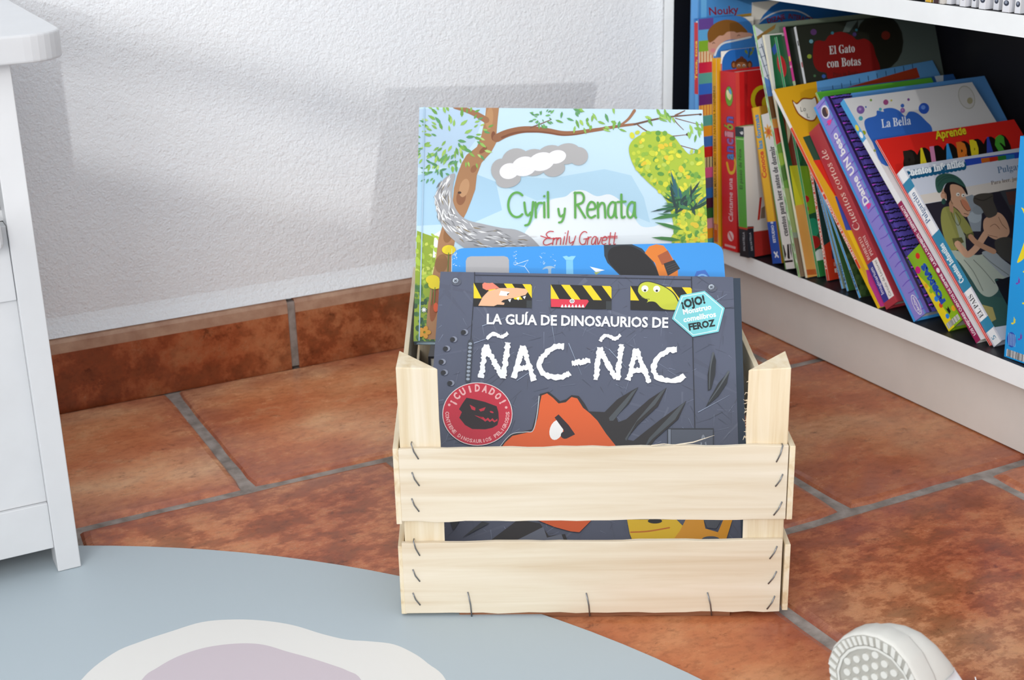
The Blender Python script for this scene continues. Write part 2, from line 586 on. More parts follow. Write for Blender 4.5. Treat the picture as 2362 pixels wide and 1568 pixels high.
# image -> cover: maps image pixels (2362 x 1568) to metres on each cover
IMG_TO_COVER = {}
IMG_TO_COVER.update({
    'nac': [0.46558189, 0.035200077, -495.10268, 0.014320083, -0.48118759, 606.99104, 0.015465209, 0.17839528, 1000.0],
    'blue': [0.47444975, 0.010343843, -500.33276, -0.0070104649, -0.4918192, 638.47396, 0.017731664, 0.17888818, 1000.0],
    'cyril': [0.45413123, 0.011416552, -442.12237, 0.0033230349, -0.47410917, 369.93247, -0.0036000109, 0.098054506, 1000.0],
    'nouky': [0.51021269, 0.0097918576, -822.38928, -0.077434779, -0.43955746, 368.7986, -0.13165933, -0.081806682, 1000.0],
    'arch': [0.52006293, 0.015930472, -902.74665, -0.077411897, -0.43863587, 369.13325, -0.13162539, -0.081325503, 1000.0],
    'toca': [0.50543336, -0.001700988, -814.40467, -0.076988843, -0.43136699, 369.84584, -0.13088103, -0.070773613, 1000.0],
    'yellow': [0.5057223, -0.0049118991, -834.96464, -0.076826317, -0.42726376, 370.85407, -0.13054384, -0.065993609, 1000.0],
    'monkey': [0.50576284, -0.0063943079, -841.29816, -0.076827695, -0.42585879, 371.65229, -0.1304091, -0.064083474, 1000.0],
    'red': [0.49722406, -0.0049668732, -842.81365, -0.076357915, -0.41706678, 372.84721, -0.1304091, -0.064083474, 1000.0],
    'green': [0.4939592, -0.018348122, -841.94454, -0.076187626, -0.40998427, 375.46322, -0.12948353, -0.050962699, 1000.0],
    'conoce': [0.4968759, -0.068243706, -854.45877, -0.076848081, -0.4042844, 383.9035, -0.12615895, -0.0038335411, 1000.0],
    'white': [0.49206301, -0.079330143, -854.52421, -0.077027249, -0.39914334, 388.20754, -0.12536788, 0.0073805337, 1000.0],
    'ragged': [0.49001772, -0.088997703, -847.78771, -0.078294276, -0.39803672, 398.89231, -0.12470668, 0.01675373, 1000.0],
    'cream': [0.4890182, -0.087660874, -854.79836, -0.078193938, -0.39601384, 399.2288, -0.12477868, 0.015732996, 1000.0],
    'greenp': [0.48947496, -0.087624663, -869.51338, -0.078140772, -0.39455635, 399.62319, -0.12477868, 0.015732996, 1000.0],
    'pink': [0.48959879, -0.089223936, -881.14088, -0.07819678, -0.39320534, 400.82512, -0.12467063, 0.017264808, 1000.0],
    'gato': [0.48987843, -0.089189297, -893.81504, -0.078178222, -0.39182428, 401.45159, -0.12467063, 0.017264808, 1000.0],
    'mar': [0.4824458, -0.074737235, -874.38644, -0.077358642, -0.38645217, 397.95151, -0.12552717, 0.0051225063, 1000.0],
    'kirrin': [0.4852918, -0.11850175, -865.2652, -0.08028997, -0.39298749, 417.57453, -0.12270457, 0.045135469, 1000.0],
    'blue2': [0.48612051, -0.13167476, -863.23558, -0.081422668, -0.39594719, 424.91368, -0.1218503, 0.057245579, 1000.0],
    'blue3': [0.49045975, -0.17539024, -853.83451, -0.085950794, -0.41109003, 452.39767, -0.11901639, 0.097418938, 1000.0],
    'hist': [0.48566696, -0.23774131, -817.86522, -0.11667488, -0.41279575, 529.19588, -0.11631008, 0.13578342, 1000.0],
    'cortos': [0.48474715, -0.21408259, -854.39615, -0.089042507, -0.41639567, 473.98378, -0.11638528, 0.13471744, 1000.0],
    'azul': [0.48678353, -0.22454768, -874.25578, -0.092018401, -0.41593773, 497.87951, -0.11587866, 0.1418992, 1000.0],
    'verde': [0.48489787, -0.22349633, -865.70769, -0.092023826, -0.41487778, 498.51655, -0.115853, 0.14226302, 1000.0],
    'dame': [0.47637078, -0.22482801, -855.35356, -0.090289664, -0.40906055, 488.00087, -0.11554246, 0.14666523, 1000.0],
    'formas': [0.47788385, -0.26676281, -863.59785, -0.09570259, -0.42209842, 523.69283, -0.11289624, 0.18417784, 1000.0],
    'bella': [0.47508784, -0.27046258, -862.84576, -0.098369082, -0.41596986, 548.30836, -0.11259573, 0.18843797, 1000.0],
    'aprende': [0.4730587, -0.26553803, -870.55748, -0.09805553, -0.40928008, 549.56629, -0.11295579, 0.18333366, 1000.0],
    'cuentos': [0.4681979, -0.26473261, -874.314, -0.096460257, -0.40385215, 539.93574, -0.11295579, 0.18333366, 1000.0],
    'bluer': [0.37893131, 0.029958517, -922.70755, -0.073684825, -0.29322627, 421.00783, -0.13108364, -0.073645752, 1000.0],
})

# image crops in whose pixels the artwork was traced: (origin x, origin y, scale)
CROP = dict(a=(1520, 0, 3.92), b=(1880, 0, 3.919), c=(1540, 250, 3.919), d=(1900, 380, 3.647), e=(940, 230, 2.7514), f=(980, 540, 3.0154), g=(880, 1000, 2.4102), p=(0, 0, 1.0))


def book(name, label, mat, w, h, th, front, spine=None, back=None, key=None, art=None, spine_art=None, hard=True, group=None, round_r=0.0, round_spine=True, pages_w=None, finish='print', cat='book', page_mat=None):
    spine = spine or front
    back = back or front
    root = thing(name, label, cat, mat, group)
    bt = 0.0022 if hard else 0.0004
    bt = min(bt, th * .3)
    mb = MB()
    cf, cs, cb = lin(front), lin(spine), lin(back)
    # outline of a board (spine side square, fore-edge corners optionally rounded)
    if round_r:
        out = [(0, 0), (0, h)]
        out = [(0, 0)] + [(w - round_r + round_r * math.sin(R(t)), round_r - round_r * math.cos(R(t))) for t in range(0, 91, 15)]
        out += [(w - round_r + round_r * math.cos(R(t)), h - round_r + round_r * math.sin(R(t))) for t in range(0, 91, 15)]
        out += [(0, h)] if not round_spine else [(round_r - round_r * math.sin(R(t)), h - round_r + round_r * math.cos(R(t))) for t in range(0, 91, 15)]
    else:
        out = [(0, 0), (w, 0), (w, h), (0, h)]
    edge = lin('#e8e6e0') if not hard else cf
    mb.prism(out, 2, 0.0, -bt, cf, edge)
    mb.prism(out, 2, -th + bt, -th, cb, edge if not hard else cb)
    mb.box((0, 0 if not round_r else round_r, -th + bt), (bt, h if not round_r else h - round_r, -bt), cs)
    for cv, A, dn in ((0, art, True), (1, spine_art, False)):
        if not A:
            continue
        if cv == 0:
            def mk(crop, m=mb):
                ox, oy, sc = CROP[crop] if crop != 'mm' else (0, 0, 1)
                uv = homog(IMG_TO_COVER[key], sc, sc, ox, oy) if crop != 'mm' else (lambda x, y: (x / 1000, y / 1000))
                c = Canvas(m, lambda u, v, k: (u, v, k), uv, (w, h), crop != 'mm')
                c.k = m.layer + 1
                return c
            A(mk)
        else:
            A(Canvas(mb, lambda a, b, k: (-k, a, -b), lambda a, b: (a / 1000, b / 1000), (h, th), False))
    mb.build('cover', M[finish], root, merge=False)
    ins = 0.003 if hard else 0.0008
    pm = MB()
    pm.box((bt, ins, -th + bt), ((pages_w or w) - ins, h - ins, -bt))
    pm.build('page_block', page_mat or M['pages'], root)
    return root

# ------------------------------------------------------------------ the room
YB = 1.5915          # back wall
XR = 1.338           # right wall, behind the bookcase
rnd = random.Random(11)
m = MB()
m.box((-1.15, YB, -0.02), (XR + .1, YB + .12, 2.4))
struct(m.build('wall_back', M['wall']))
m = MB()
m.box((XR, -2.6, -0.02), (XR + .12, YB, 2.4))
struct(m.build('wall_right', M['wall']))
# unseen low blocker added far behind the camera; its rail and top edge shape the soft bands of sun on the back wall
struct(bx('sun_blocker', (-1.22, -9.5, -0.02), (-1.1, -2.6, 0.7626), M['wall']))
struct(bx('sun_blocker_rail', (-1.14, -9.5, 0.8870), (-1.10, -2.6, 0.9290), M['white'], bevel=.004))

# floor: terracotta tiles in running bond, real bevelled slabs in a bed of grout
TW, TH, GR = 0.332, 0.3385, 0.0125
# individual firing: centre of a tile, lightness, amount of brown mottling
TILES = [(.186, 1.43, 1.0, .05), (.5175, 1.43, .88, .18), (.85, 1.43, .5, .3), (1.18, 1.43, .7, .3), (.339, 1.10, .70, .72), (.671, 1.10, .95, .1), (1.003, 1.10, .52, .25), (.8385, .766, .54, .68), (.5065, .766, .50, .15), (1.17, .766, 1.0, .0)]
fm = MB()
fm.box((-1.6, -2.6, -0.03), (XR, YB, -0.0042), (0.5, 0.5, 0, 1), 1)
y_top, rows = 1.2735, []
joint = {0: 0.3515, 1: 0.837, 2: 1.0045 - 2 * 0.332}
for r in range(-1, 11):
    ya, yb = y_top - r * TH, y_top - (r + 1) * TH
    if r == -1:
        yb, ya = y_top, YB - .0135 + GR / 2 - .002
    j0 = joint.get(r + 1, 0.3515 + (.166 if r % 2 == 0 else 0))
    k0 = -7
    x = j0 + k0 * TW
    while x < XR:
        xa, xb = max(x, -1.6), min(x + TW, XR)
        x += TW
        if xb - xa < .03:
            continue
        a0, b0, c0, d0 = xa + GR / 2, xb - GR / 2, yb + GR / 2, ya - GR / 2
        mx_, my_ = (xa + xb) / 2, (ya + yb) / 2
        seed = (rnd.uniform(.45, .95), rnd.uniform(.1, .9))
        for (tx_, ty_, q0, q1) in TILES:
            if abs(mx_ - tx_) < .1 and abs(my_ - ty_) < .12:
                seed = (q0, q1)

        def ring(ins, z, amp):
            pts = []
            for (p, q) in (((a0, c0), (b0, c0)), ((b0, c0), (b0, d0)), ((b0, d0), (a0, d0)), ((a0, d0), (a0, c0))):
                for i in range(12):
                    t = i / 12
                    px, py = p[0] + (q[0] - p[0]) * t, p[1] + (q[1] - p[1]) * t
                    cxx, cyy = (a0 + b0) / 2, (c0 + d0) / 2
                    hx, hy = (b0 - a0) / 2, (d0 - c0) / 2
                    sx, sy = (hx - ins) / hx, (hy - ins) / hy
                    rr = .012
                    ux, uy = abs(px - cxx) / hx, abs(py - cyy) / hy
                    pull = 1 - .012 * max(0, ux + uy - 1.85) / .15
                    pts.append((cxx + (px - cxx) * sx * pull + rnd.uniform(-amp, amp), cyy + (py - cyy) * sy * pull + rnd.uniform(-amp, amp), z))
            return pts
        ra, rb, rc, rd = ring(0, -.0042, .0006), ring(.0022, -.0016, .0007), ring(.0075, 0.0, .0006), ring(.06, 0.0, .004)
        for A_, B_, r0_, r1_ in ((ra, rb, 1, .95), (rb, rc, .9, .75), (rc, rd, .72, 0)):
            for i in range(len(A_)):
                j = (i + 1) % len(A_)
                fm.face([A_[i], A_[j], B_[j], B_[i]], [(*seed, r0_, 1)] * 2 + [(*seed, r1_, 1)] * 2)
        fm.face(rd, (*seed, 0, 1))
struct(fm.build('floor', [M['tile'], M['grout']], merge=False))

# skirting of the same terracotta, bullnosed, with a plaster fillet above
bm_ = MB()
yf, zt = 1.578, 0.0868
bm_.box((-1.15, yf + .0015, 0), (XR - .29, YB, zt - .004), (0.5, .5, 0, 1), 1)
prof = [(yf, -.003)] + [(yf, zt - .0175)] + [(yf + .0075 - .0075 * math.cos(R(t)), zt - .0085 + .0085 * math.sin(R(t))) for t in (20, 45, 70, 90)] + [(YB, zt + .0002)]
x = 0.5070 - 5 * .334
while x < XR - .29:
    xa, xb = x + .0048, min(x + .334 - .0048, XR - .29)
    x += .334
    seed = (.30 + rnd.random() * .15, .55 + rnd.random() * .3)
    nseg = 30
    for i in range(nseg):
        p0, p1 = xa + (xb - xa) * i / nseg, xa + (xb - xa) * (i + 1) / nseg
        for j, (q0, q1) in enumerate(zip(prof, prof[1:])):
            rim = 1.0 if (i in (0, nseg - 1) and j == 0 and False) else (2.0 if j >= 1 else 0)
            bm_.face([(p0, q0[0], q0[1]), (p1, q0[0], q0[1]), (p1, q1[0], q1[1]), (p0, q1[0], q1[1])], (*seed, 0, 1), 2 if rim == 2.0 else 0)
    for e in (xa, xb):
        bm_.face([(e, q[0], q[1]) for q in prof] + [(e, YB, -.003)], (*seed, 1, 1))
nose = NT('skirting_nosing', 0.5, '#a98468', .35)
_v = nose.coords()
nose.base(nose.ramp(nose.noise(_v, 40, 5, .6), [(.3, '#9c7560'), (.7, '#bd9c84')]))
struct(bm_.build('baseboard_back', [M['tile'], M['grout'], nose.m], merge=False))
fl = MB()
fl.prism([(YB - .0105, zt + .0004), (YB + .001, zt + .0004), (YB + .001, zt + .024), (YB - .003, zt + .014), (YB - .008, zt + .005)], 0, -1.15, XR - .29)
struct(fl.build('trim_2', M['wall']))

# ------------------------------------------------------------------ bookcase (white front edges, black-brown inside)
XF, XP = 1.049, 1.071                     # front edge of boards, plinth front
Z0, ZS0, ZS1 = 0.103, 0.4222, 0.4427      # bottom board top, next shelf bottom / top
YL, YE = 1.5895, 0.790
bc = thing('bookcase', 'white-edged bookcase with a dark interior standing against the right wall', 'bookcase', Matrix.Translation((XF, YE, 0)))


def board(name, a, b, front_axis=True):
    mb = MB()
    o = Vector((XF, YE, 0))
    mb.box(Vector(a) - o, Vector(b) - o, slot=1)
    mb.s[-2] = 0                          # the -X face is the white front edge
    ob = mb.build(name, [M['shelf_white'], M['shelf_black']], bc, merge=False)
    md = ob.modifiers.new('bevel', 'BEVEL')
    md.width, md.segments = .0006, 2
    return ob


board('side_panel', (XF, YL - .0225, 0), (XR - .004, YL, 1.1))
board('side_panel', (XF, YE, 0), (XR - .004, YE + .02, 1.1))
for za, zb in ((.081, Z0), (ZS0, ZS1), (.745, .765), (1.08, 1.1)):
    board('shelf', (XF + .0005, YE + .0205, za), (XR - .01, YL - .023, zb))
pb = MB()
pb.box((XP - XF, .0205, 0.0015), (XP + .016 - XF, YL - .023 - YE, .0805))
pb.build('plinth', M['plinth'], bc)
pb = MB()
pb.box((XR - .0095 - XF, .0205, .0), (XR - .0045 - XF, YL - .023 - YE, 1.09))
pb.build('back_panel', M['shelf_black'], bc)

# ------------------------------------------------------------------ white cabinet at the left
cb = thing('cabinet', 'white painted cabinet with a rounded top standing on the mat at the left', 'cabinet', Matrix.Translation((0.1465, 1.187, 0.003)))
X1, ZT = 0.0203, 0.4505                   # leg width, underside of the top (local)
XLF = -0.42
tp = MB()
rr = .034
ol = [(XLF - .03, -.017), (X1 + .0435 - rr, -.017)] + [(X1 + .0435 - rr + rr * math.sin(R(t)), -.017 + rr - rr * math.cos(R(t))) for t in range(10, 91, 10)] + [(X1 + .0435, .37), (XLF - .03, .37)]
tp.prism(ol, 2, ZT, ZT + .0225)
tp.build('top', M['white'], cb, bevel=.0022)
for xa in (XLF, 0.0):
    for ya in (0.0, .33):
        bx('leg', (xa, ya, 0), (xa + X1, ya + .026, ZT), M['white'], cb, bevel=.0009)
bx('rail', (XLF + X1, .0035, .0225), (0, .018, .0665), M['white'], cb, bevel=.0008)
bx('door', (XLF + X1, .0075, .0668), (0, .018, .2538), M['white'], cb, bevel=.0005)
dr = bx('drawer', (XLF + X1 + .001, .004, .2545), (-.0003, .02, .319), M['white'], cb, bevel=.0008)
bx('side_panel', (X1 - .006, .026, .02), (X1 - .001, .33, ZT), M['white'], cb)
bx('side_panel', (XLF + .001, .026, .02), (XLF + .006, .33, ZT), M['white'], cb)
bx('back_panel', (XLF + X1, .335, .02), (0, .342, ZT), M['white'], cb)
bx('shelf_board', (XLF + X1, .0195, .3195), (0, .334, .3285), M['white'], cb)
hb = bx('handle', (-.085, -.0125, .302), (-.0035 - .002, .004, .3265), M['white'], dr, bevel=.0055)

# ------------------------------------------------------------------ round vinyl mat
rug = MB()
cx, cy, rad, zt_ = -0.2153, 0.532, 0.798, 0.0027
N = 160
circ = [(cx + rad * math.cos(2 * math.pi * i / N), cy + rad * math.sin(2 * math.pi * i / N)) for i in range(N)]
rug.prism(circ, 2, .0002, zt_, lin('#b3bfc6'))
rc_ = Canvas(rug, lambda u, v, k: (u - 2, v - 2, zt_ + k * 3), lambda x, y: (x + 2, y + 2), (4, 4), False)


def smooth_closed(p, n=5):
    o = []
    for i in range(len(p)):
        p0, p1, p2, p3 = p[i - 1], p[i], p[(i + 1) % len(p)], p[(i + 2) % len(p)]
        for s in range(n):
            t = s / n
            o.append(tuple(.5 * (2 * p1[k] + (p2[k] - p0[k]) * t + (2 * p0[k] - 5 * p1[k] + 4 * p2[k] - p3[k]) * t * t + (3 * p1[k] - p0[k] - 3 * p2[k] + p3[k]) * t ** 3) for k in (0, 1)))
    return o


rc_.poly(smooth_closed([(0.1283, 1.0014), (0.1592, 1.0277), (0.1836, 1.0345), (0.2094, 1.0376), (0.2353, 1.0392), (0.2587, 1.0306), (0.2803, 1.0164), (0.3, 0.9969), (0.317, 0.9711), (0.3313, 0.9534), (0.3461, 0.9422), (0.3614, 0.9283), (0.3702, 0.908), (0.374, 0.8892), (0.3766, 0.861), (.36, .80), (.30, .74), (.20, .72), (.12, .76), (.07, .84), (.09, .94)]), '#e4e2de')
rc_.poly(smooth_closed([(0.1698, 0.978), (0.1854, 0.9895), (0.2036, 0.9974), (0.224, 0.9995), (0.2429, 0.9956), (0.2592, 0.9881), (0.2711, 0.9779), (0.2824, 0.9612), (0.295, 0.9439), (0.3068, 0.9256), (0.3148, 0.9113), (0.3195, 0.8933), (.31, .84), (.26, .80), (.19, .80), (.14, .85), (.14, .93)]), '#cbbfc6')
tag(rug.build('floor_mat', M['matte'], merge=False), 'round grey-blue vinyl mat with cream and mauve blobs under the cabinet', 'mat')

# ------------------------------------------------------------------ fruit crate
AN = R(-29.05688741942645)
CM = Matrix.Translation((0.3851, 0.9641, 0)) @ Matrix.Rotation(AN, 4, 'Z')
crate = thing('fruit_crate', 'pale pine fruit crate stapled together from slats, holding leaning picture books', 'crate', CM)
LX = lambda d: -.0011 - .058 * d          # outer left line of the wonky crate
RX = lambda d: .3190 - .026 * d
CL = .50


def wob(n, amp, seed):
    q = random.Random(seed)
    return [q.uniform(-amp, amp) for _ in range(n)]


def slat(name, z0, z1, x0, x1, d0, d1, mat, seed, side=None):
    """thin sawn slat with slightly uneven long edges; front/back (side None) or along the depth on one side"""
    n = 24
    up, dn = wob(n + 1, .0006, seed), wob(n + 1, .0007, seed + 1)
    mb = MB()
    pts = []
    for i in range(n + 1):
        t = i / n
        if side is None:
            pts.append(((x0 + (x1 - x0) * t, d0), (x0 + (x1 - x0) * t, d1)))
        else:
            d = d0 + (d1 - d0) * t
            o = LX(d) if side == 'l' else RX(d)
            i_ = o + (.0046 if side == 'l' else -.0046)
            pts.append(((o, d), (i_, d)))
    for i in range(n):
        (a, b), (c, d) = pts[i], pts[i + 1]
        A0, B0, C0, D0 = (*a, z0 + dn[i]), (*b, z0 + dn[i]), (*c, z0 + dn[i + 1]), (*d, z0 + dn[i + 1])
        A1, B1, C1, D1 = (*a, z1 + up[i]), (*b, z1 + up[i]), (*c, z1 + up[i + 1]), (*d, z1 + up[i + 1])
        for f in ([A0, C0, C1, A1], [B0, B1, D1, D0], [A1, C1, D1, B1], [A0, B0, D0, C0]):
            mb.face(f)
        if i == 0:
            mb.face([A0, A1, B1, B0])
        if i == n - 1:
            mb.face([C0, D0, D1, C1])
    return mb.build(name, mat, crate, bevel=.0005)


slat('front_slat', .0905, .1552, .0034, .3135, 0, .004, M['wood_x'], 1)
slat('front_slat', .0052, .0714, .0020, .3122, 0, .004, M['wood_x'], 4)
for z0_, z1_ in ((.0885, .1555), (.0050, .0680)):
    slat('side_slat', z0_, z1_, 0, 0, .0006, CL, M['wood_y'], 7, 'l')
    slat('side_slat', z0_ + .001, z1_ - .001, 0, 0, .0006, CL, M['wood_y'], 9, 'r')
    slat('rear_slat', z0_, z1_, LX(CL) + .0048, RX(CL) - .0048, CL - .004, CL, M['wood_x'], 13)
slat('base_board', .0002, .0050, .047, .272, .0025, .05, M['wood_base'], 15)
slat('base_board', .0002, .0050, .02, .28, CL - .06, CL - .01, M['wood_base'], 16)
for i in range(4):
    slat('floor_slat', .0052, .0085, .006 + .0745 * i - .004, .006 + .0745 * i + .067, .0045, CL - .006, M['wood_y'], 20 + i)


def post(x, d, sx, h, front=True, tip=0.0):
    """triangular corner post, right angle at the outer corner, sawn off askew"""
    sd = 1 if front else -1
    L, D = .0335, .031
    P = [(x, d), (x + sx * L, d), (x, d + sd * D)]
    H = [h, h - .0015, h + tip]
    mb = MB()
    n = 10
    q = random.Random(int(x * 1e4) + 3)
    rows_ = []
    for k in range(n + 1):
        t = k / n
        j = q.uniform(-.0006, .0006)
        rows_.append([(p[0] + (j if i == 1 else 0), p[1], .0088 + (H[i] - .0088) * t) for i, p in enumerate(P)])
    for a, b in zip(rows_, rows_[1:]):
        for i in range(3):
            j = (i + 1) % 3
            mb.face([a[i], a[j], b[j], b[i]])
    mb.face(rows_[-1])
    mb.face(rows_[0][::-1])
    return mb.build('corner_post', M['wood_z'], crate, bevel=.0009)


pl = post(.0044, .0042, 1, .2235, tip=.003)
pr = post(.3132, .0042, -1, .2195, tip=.003)
post(LX(CL) + .0056, CL - .0045, 1, .150, False)
post(RX(CL) - .0056, CL - .0045, -1, .150, False)
# raw fibres standing off the sawn edges
q = random.Random(9)
for p_, xx, sg in ((pr, .2800, -1),):
    mb = MB()
    for i in range(16 if sg < 0 else 5):
        z = q.uniform(.16, .215)
        l = q.uniform(.0012, .004)
        mb.tube([(xx, .0045, z), (xx + sg * l * .6, .0035, z + l * q.uniform(-.2, .5)), (xx + sg * l, .0025, z + l * q.uniform(-.5, .8))], [.00035, .0003, .0001], 5)
    mb.build('wood_fibre', M['wood_z'], p_)
mb = MB()
mb.tube([(.222, .002, .1555), (.238, .001, .1585), (.2545, .0005, .1645)], [.0006, .0005, .0001], 5)
mb.tube([(.205, .002, .1555), (.215, .001, .1572), (.228, .0005, .1562)], [.0005, .0004, .0001], 5)
mb.build('splinter', M['wood_x'], crate)
ST = [(0.0142, 0.1601, 0.0193, 0.147), (0.0137, 0.1349, 0.019, 0.1234), (0.0124, 0.1117, 0.0177, 0.1004), (0.012, 0.0734, 0.0165, 0.0602), (0.0104, 0.0469, 0.0155, 0.0362), (0.0094, 0.025, 0.0148, 0.0139),
      (0.3085, 0.1555, 0.3041, 0.1415), (0.3095, 0.1304, 0.3043, 0.1201), (0.3099, 0.106, 0.3039, 0.0945), (0.3076, 0.066, 0.3023, 0.055), (0.3081, 0.0429, 0.302, 0.0318), (0.3076, 0.02, 0.3019, 0.0082),
      (0.0549, 0.0255, 0.0575, 0.0024), (0.1528, 0.0239, 0.1556, 0.0024), (0.2525, 0.0237, 0.2564, 0.0024)]
for i, (xa, za, xb, zb) in enumerate(ST):
    mb = MB()
    bend = .0008 if i < 6 else -.0006
    inn = .0035 if za < .155 else .0035
    mb.tube([(xa, inn, za - .0002), (xa, -.0007, za), ((xa + xb) / 2 - bend, -.0011, (za + zb) / 2), (xb, -.0007, zb), (xb, .0035, zb + (.0002 if i < 12 else .0))], .00058, 8)
    mb.build('staple', M['wire'], crate, smooth=True)

# ------------------------------------------------------------------ child's sneaker, toe up, at the lower right
def sole_outline(L=.185, n=48):
    """half widths along the sole from heel (0) to toe (L)"""
    o = []
    key = [(0, .0), (.004, .014), (.012, .0225), (.03, .0265), (.06, .025), (.09, .0265), (.12, .031), (.145, .0335), (.160, .0325), (.172, .0275), (.180, .0185), (.184, .009), (.185, 0)]
    for (a, b), (c, d) in zip(key, key[1:]):
        for i in range(4):
            t = i / 4
            o.append((a + (c - a) * t, b + (d - b) * t))
    o.append(key[-1])
    right = [(w, y) for y, w in o]
    left = [(-w, y) for y, w in reversed(o[1:-1])]
    return right + left


def shoe():
    tip = Vector(SHOE_TIP)
    t = Vector(SHOE_T).normalized()
    nn = Vector(SHOE_N)
    nn = (nn - t * nn.dot(t)).normalized()
    s = t.cross(nn)
    O = tip - t * .185
    mat = Matrix(((s.x, t.x, nn.x, O.x), (s.y, t.y, nn.y, O.y), (s.z, t.z, nn.z, O.z), (0, 0, 0, 1)))
    root = thing('sneaker', "child's white sneaker resting on its heel, dotted sole turned to the room", 'shoe', mat)
    out = sole_outline()

    def sc(k, f=1.0, up=0.0):
        cyy = .10
        return [(x * k, cyy + (y - cyy) * (1 - (1 - k) * f) + up) for x, y in out]
    # foxing: rounded side wall
    mb = MB()
    rings = [(sc(.98), 0.0), (sc(.993), -.0008), (sc(1.0), -.0035), (sc(1.0), -.017), (sc(.975), -.0195)]
    for (a, za), (b, zb) in zip(rings, rings[1:]):
        for i in range(len(a)):
            j = (i + 1) % len(a)
            mb.face([(*a[i], za), (*a[j], za), (*b[j], zb), (*b[i], zb)])
    mb.face([(*p, -.0195) for p in rings[-1][0]])
    mb.build('foxing', M['shoe'], root, smooth=True)
    mb = MB()
    mb.prism(sc(.982), 2, -.004, -.0004)
    mb.build('outsole', M['grey_rubber'], root)
    # ridges round the rim, an inner line and the dots
    mb = MB()
    A_, B_ = sc(.975), sc(.85, .62)
    C_, D_ = sc(.835, .62), sc(.80, .62)
    n = len(A_)
    for i in range(0, n):
        j = (i + 1) % n
        mb.face([(*C_[i], .0006), (*C_[j], .0006), (*D_[j], .0006), (*D_[i], .0006)])
        for h in ((.2,) if i % 2 else ()):
            f = lambda P, u: (P[i][0] + (P[j][0] - P[i][0]) * u, P[i][1] + (P[j][1] - P[i][1]) * u)
            q4 = [f(A_, h), f(A_, h + 1.1), f(B_, h + 1.1), f(B_, h)]
            mb.face([(*p, .0010) for p in q4])
            for u in range(4):
                p, r_ = q4[u], q4[(u + 1) % 4]
                mb.face([(*p, -.0006), (*r_, -.0006), (*r_, .0010), (*p, .0010)])
    for iy in range(0, 24):
        for ix in range(-5, 6):
            x_, y_ = ix * .0078 + (.0039 if iy % 2 else 0), .012 + iy * .0068
            hw = 0
            for (xx, yy) in D_:
                if abs(yy - y_) < .006:
                    hw = max(hw, abs(xx))
            if abs(x_) > hw - .0030 or y_ > .172 or (x_ ** 2 + ((y_ - .118) * .9) ** 2) < .0095 ** 2:
                continue
            pts = [(x_ + .0025 * math.cos(R(k)), y_ + .0025 * math.sin(R(k))) for k in range(0, 360, 36)]
            mb.face([(*p, .0011) for p in pts])
            for u in range(10):
                mb.face([(*pts[u], -.0005), (*pts[(u + 1) % 10], -.0005), (*pts[(u + 1) % 10], .0011), (*pts[u], .0011)])
    mb.build('sole_tread', M['shoe'], root)
    mb = MB()
    for r_, th_ in ((.0085, .0008), (.006, .0006)):
        for k in range(0, 360, 20):
            a, b = R(k), R(k + 20)
            mb.face([((r_ + dr) * math.cos(u), .118 + (r_ + dr) * math.sin(u), .0008) for dr, u in ((0, a), (0, b), (-.0012, b), (-.0012, a))])
    mb.build('sole_stamp', M['shoe'], root)
    # toe cap and canvas upper: shrinking outlines rising behind the sole, low at the toe and high at the instep
    def height(y):
        t_ = min(max((.186 - y) / .186, 0), 1)
        return .016 + .085 * t_ ** .85
    for nm, mt, ylo, yhi in (('toe_cap', M['shoe'], .135, .2), ('upper', M['canvas'], -1, .136)):
        mb = MB()
        prev = None
        for k in range(11):
            u = k / 10
            kk = .965 * math.sqrt(max(0.0, 1 - (u * .96) ** 2.6))
            ring_ = []
            for (x_, y_) in out:
                yy = .10 + (y_ - .10) * (.97 - .10 * u ** 2)
                yy = min(max(yy, ylo if nm == 'toe_cap' else yy), yhi)
                ring_.append((x_ * kk, yy, -.019 - height(yy) * u))
            if prev:
                for i in range(len(out)):
                    j = (i + 1) % len(out)
                    mb.face([prev[i], prev[j], ring_[j], ring_[i]])
            prev = ring_
        mb.face(prev)
        mb.build(nm, mt, root, smooth=True)
    mb = MB()
    mb.tube([(.005, .10, -.062), (.012, .104, -.066), (.022, .112, -.068), (.026, .124, -.066)], [.0006, .0006, .0005, .0003], 6)
    mb.build('loose_thread', M['canvas'], root, smooth=True)
    return root


SHOE_TIP, SHOE_T, SHOE_N = (0.5520, 0.6085, 0.126), (-.13, .52, .80), (-1.0, -.12, .30)
shoe()

# ------------------------------------------------------------------ books in the crate
POSE = dict(
    nac=((0.4175, 1.0017, 0.0295), (0.8578, -0.5134, -0.0237), (0.3875, 0.6158, 0.6861)),
    blue=((0.4453, 1.0085, 0.0215), (0.872, -0.4894, 0.0103), (0.3497, 0.6376, 0.6864)),
    cyril=((0.5070, 1.2019, 0.1499), (0.8888, -0.4572, -0.0319), (0.2952, 0.5177, 0.8030)),
)
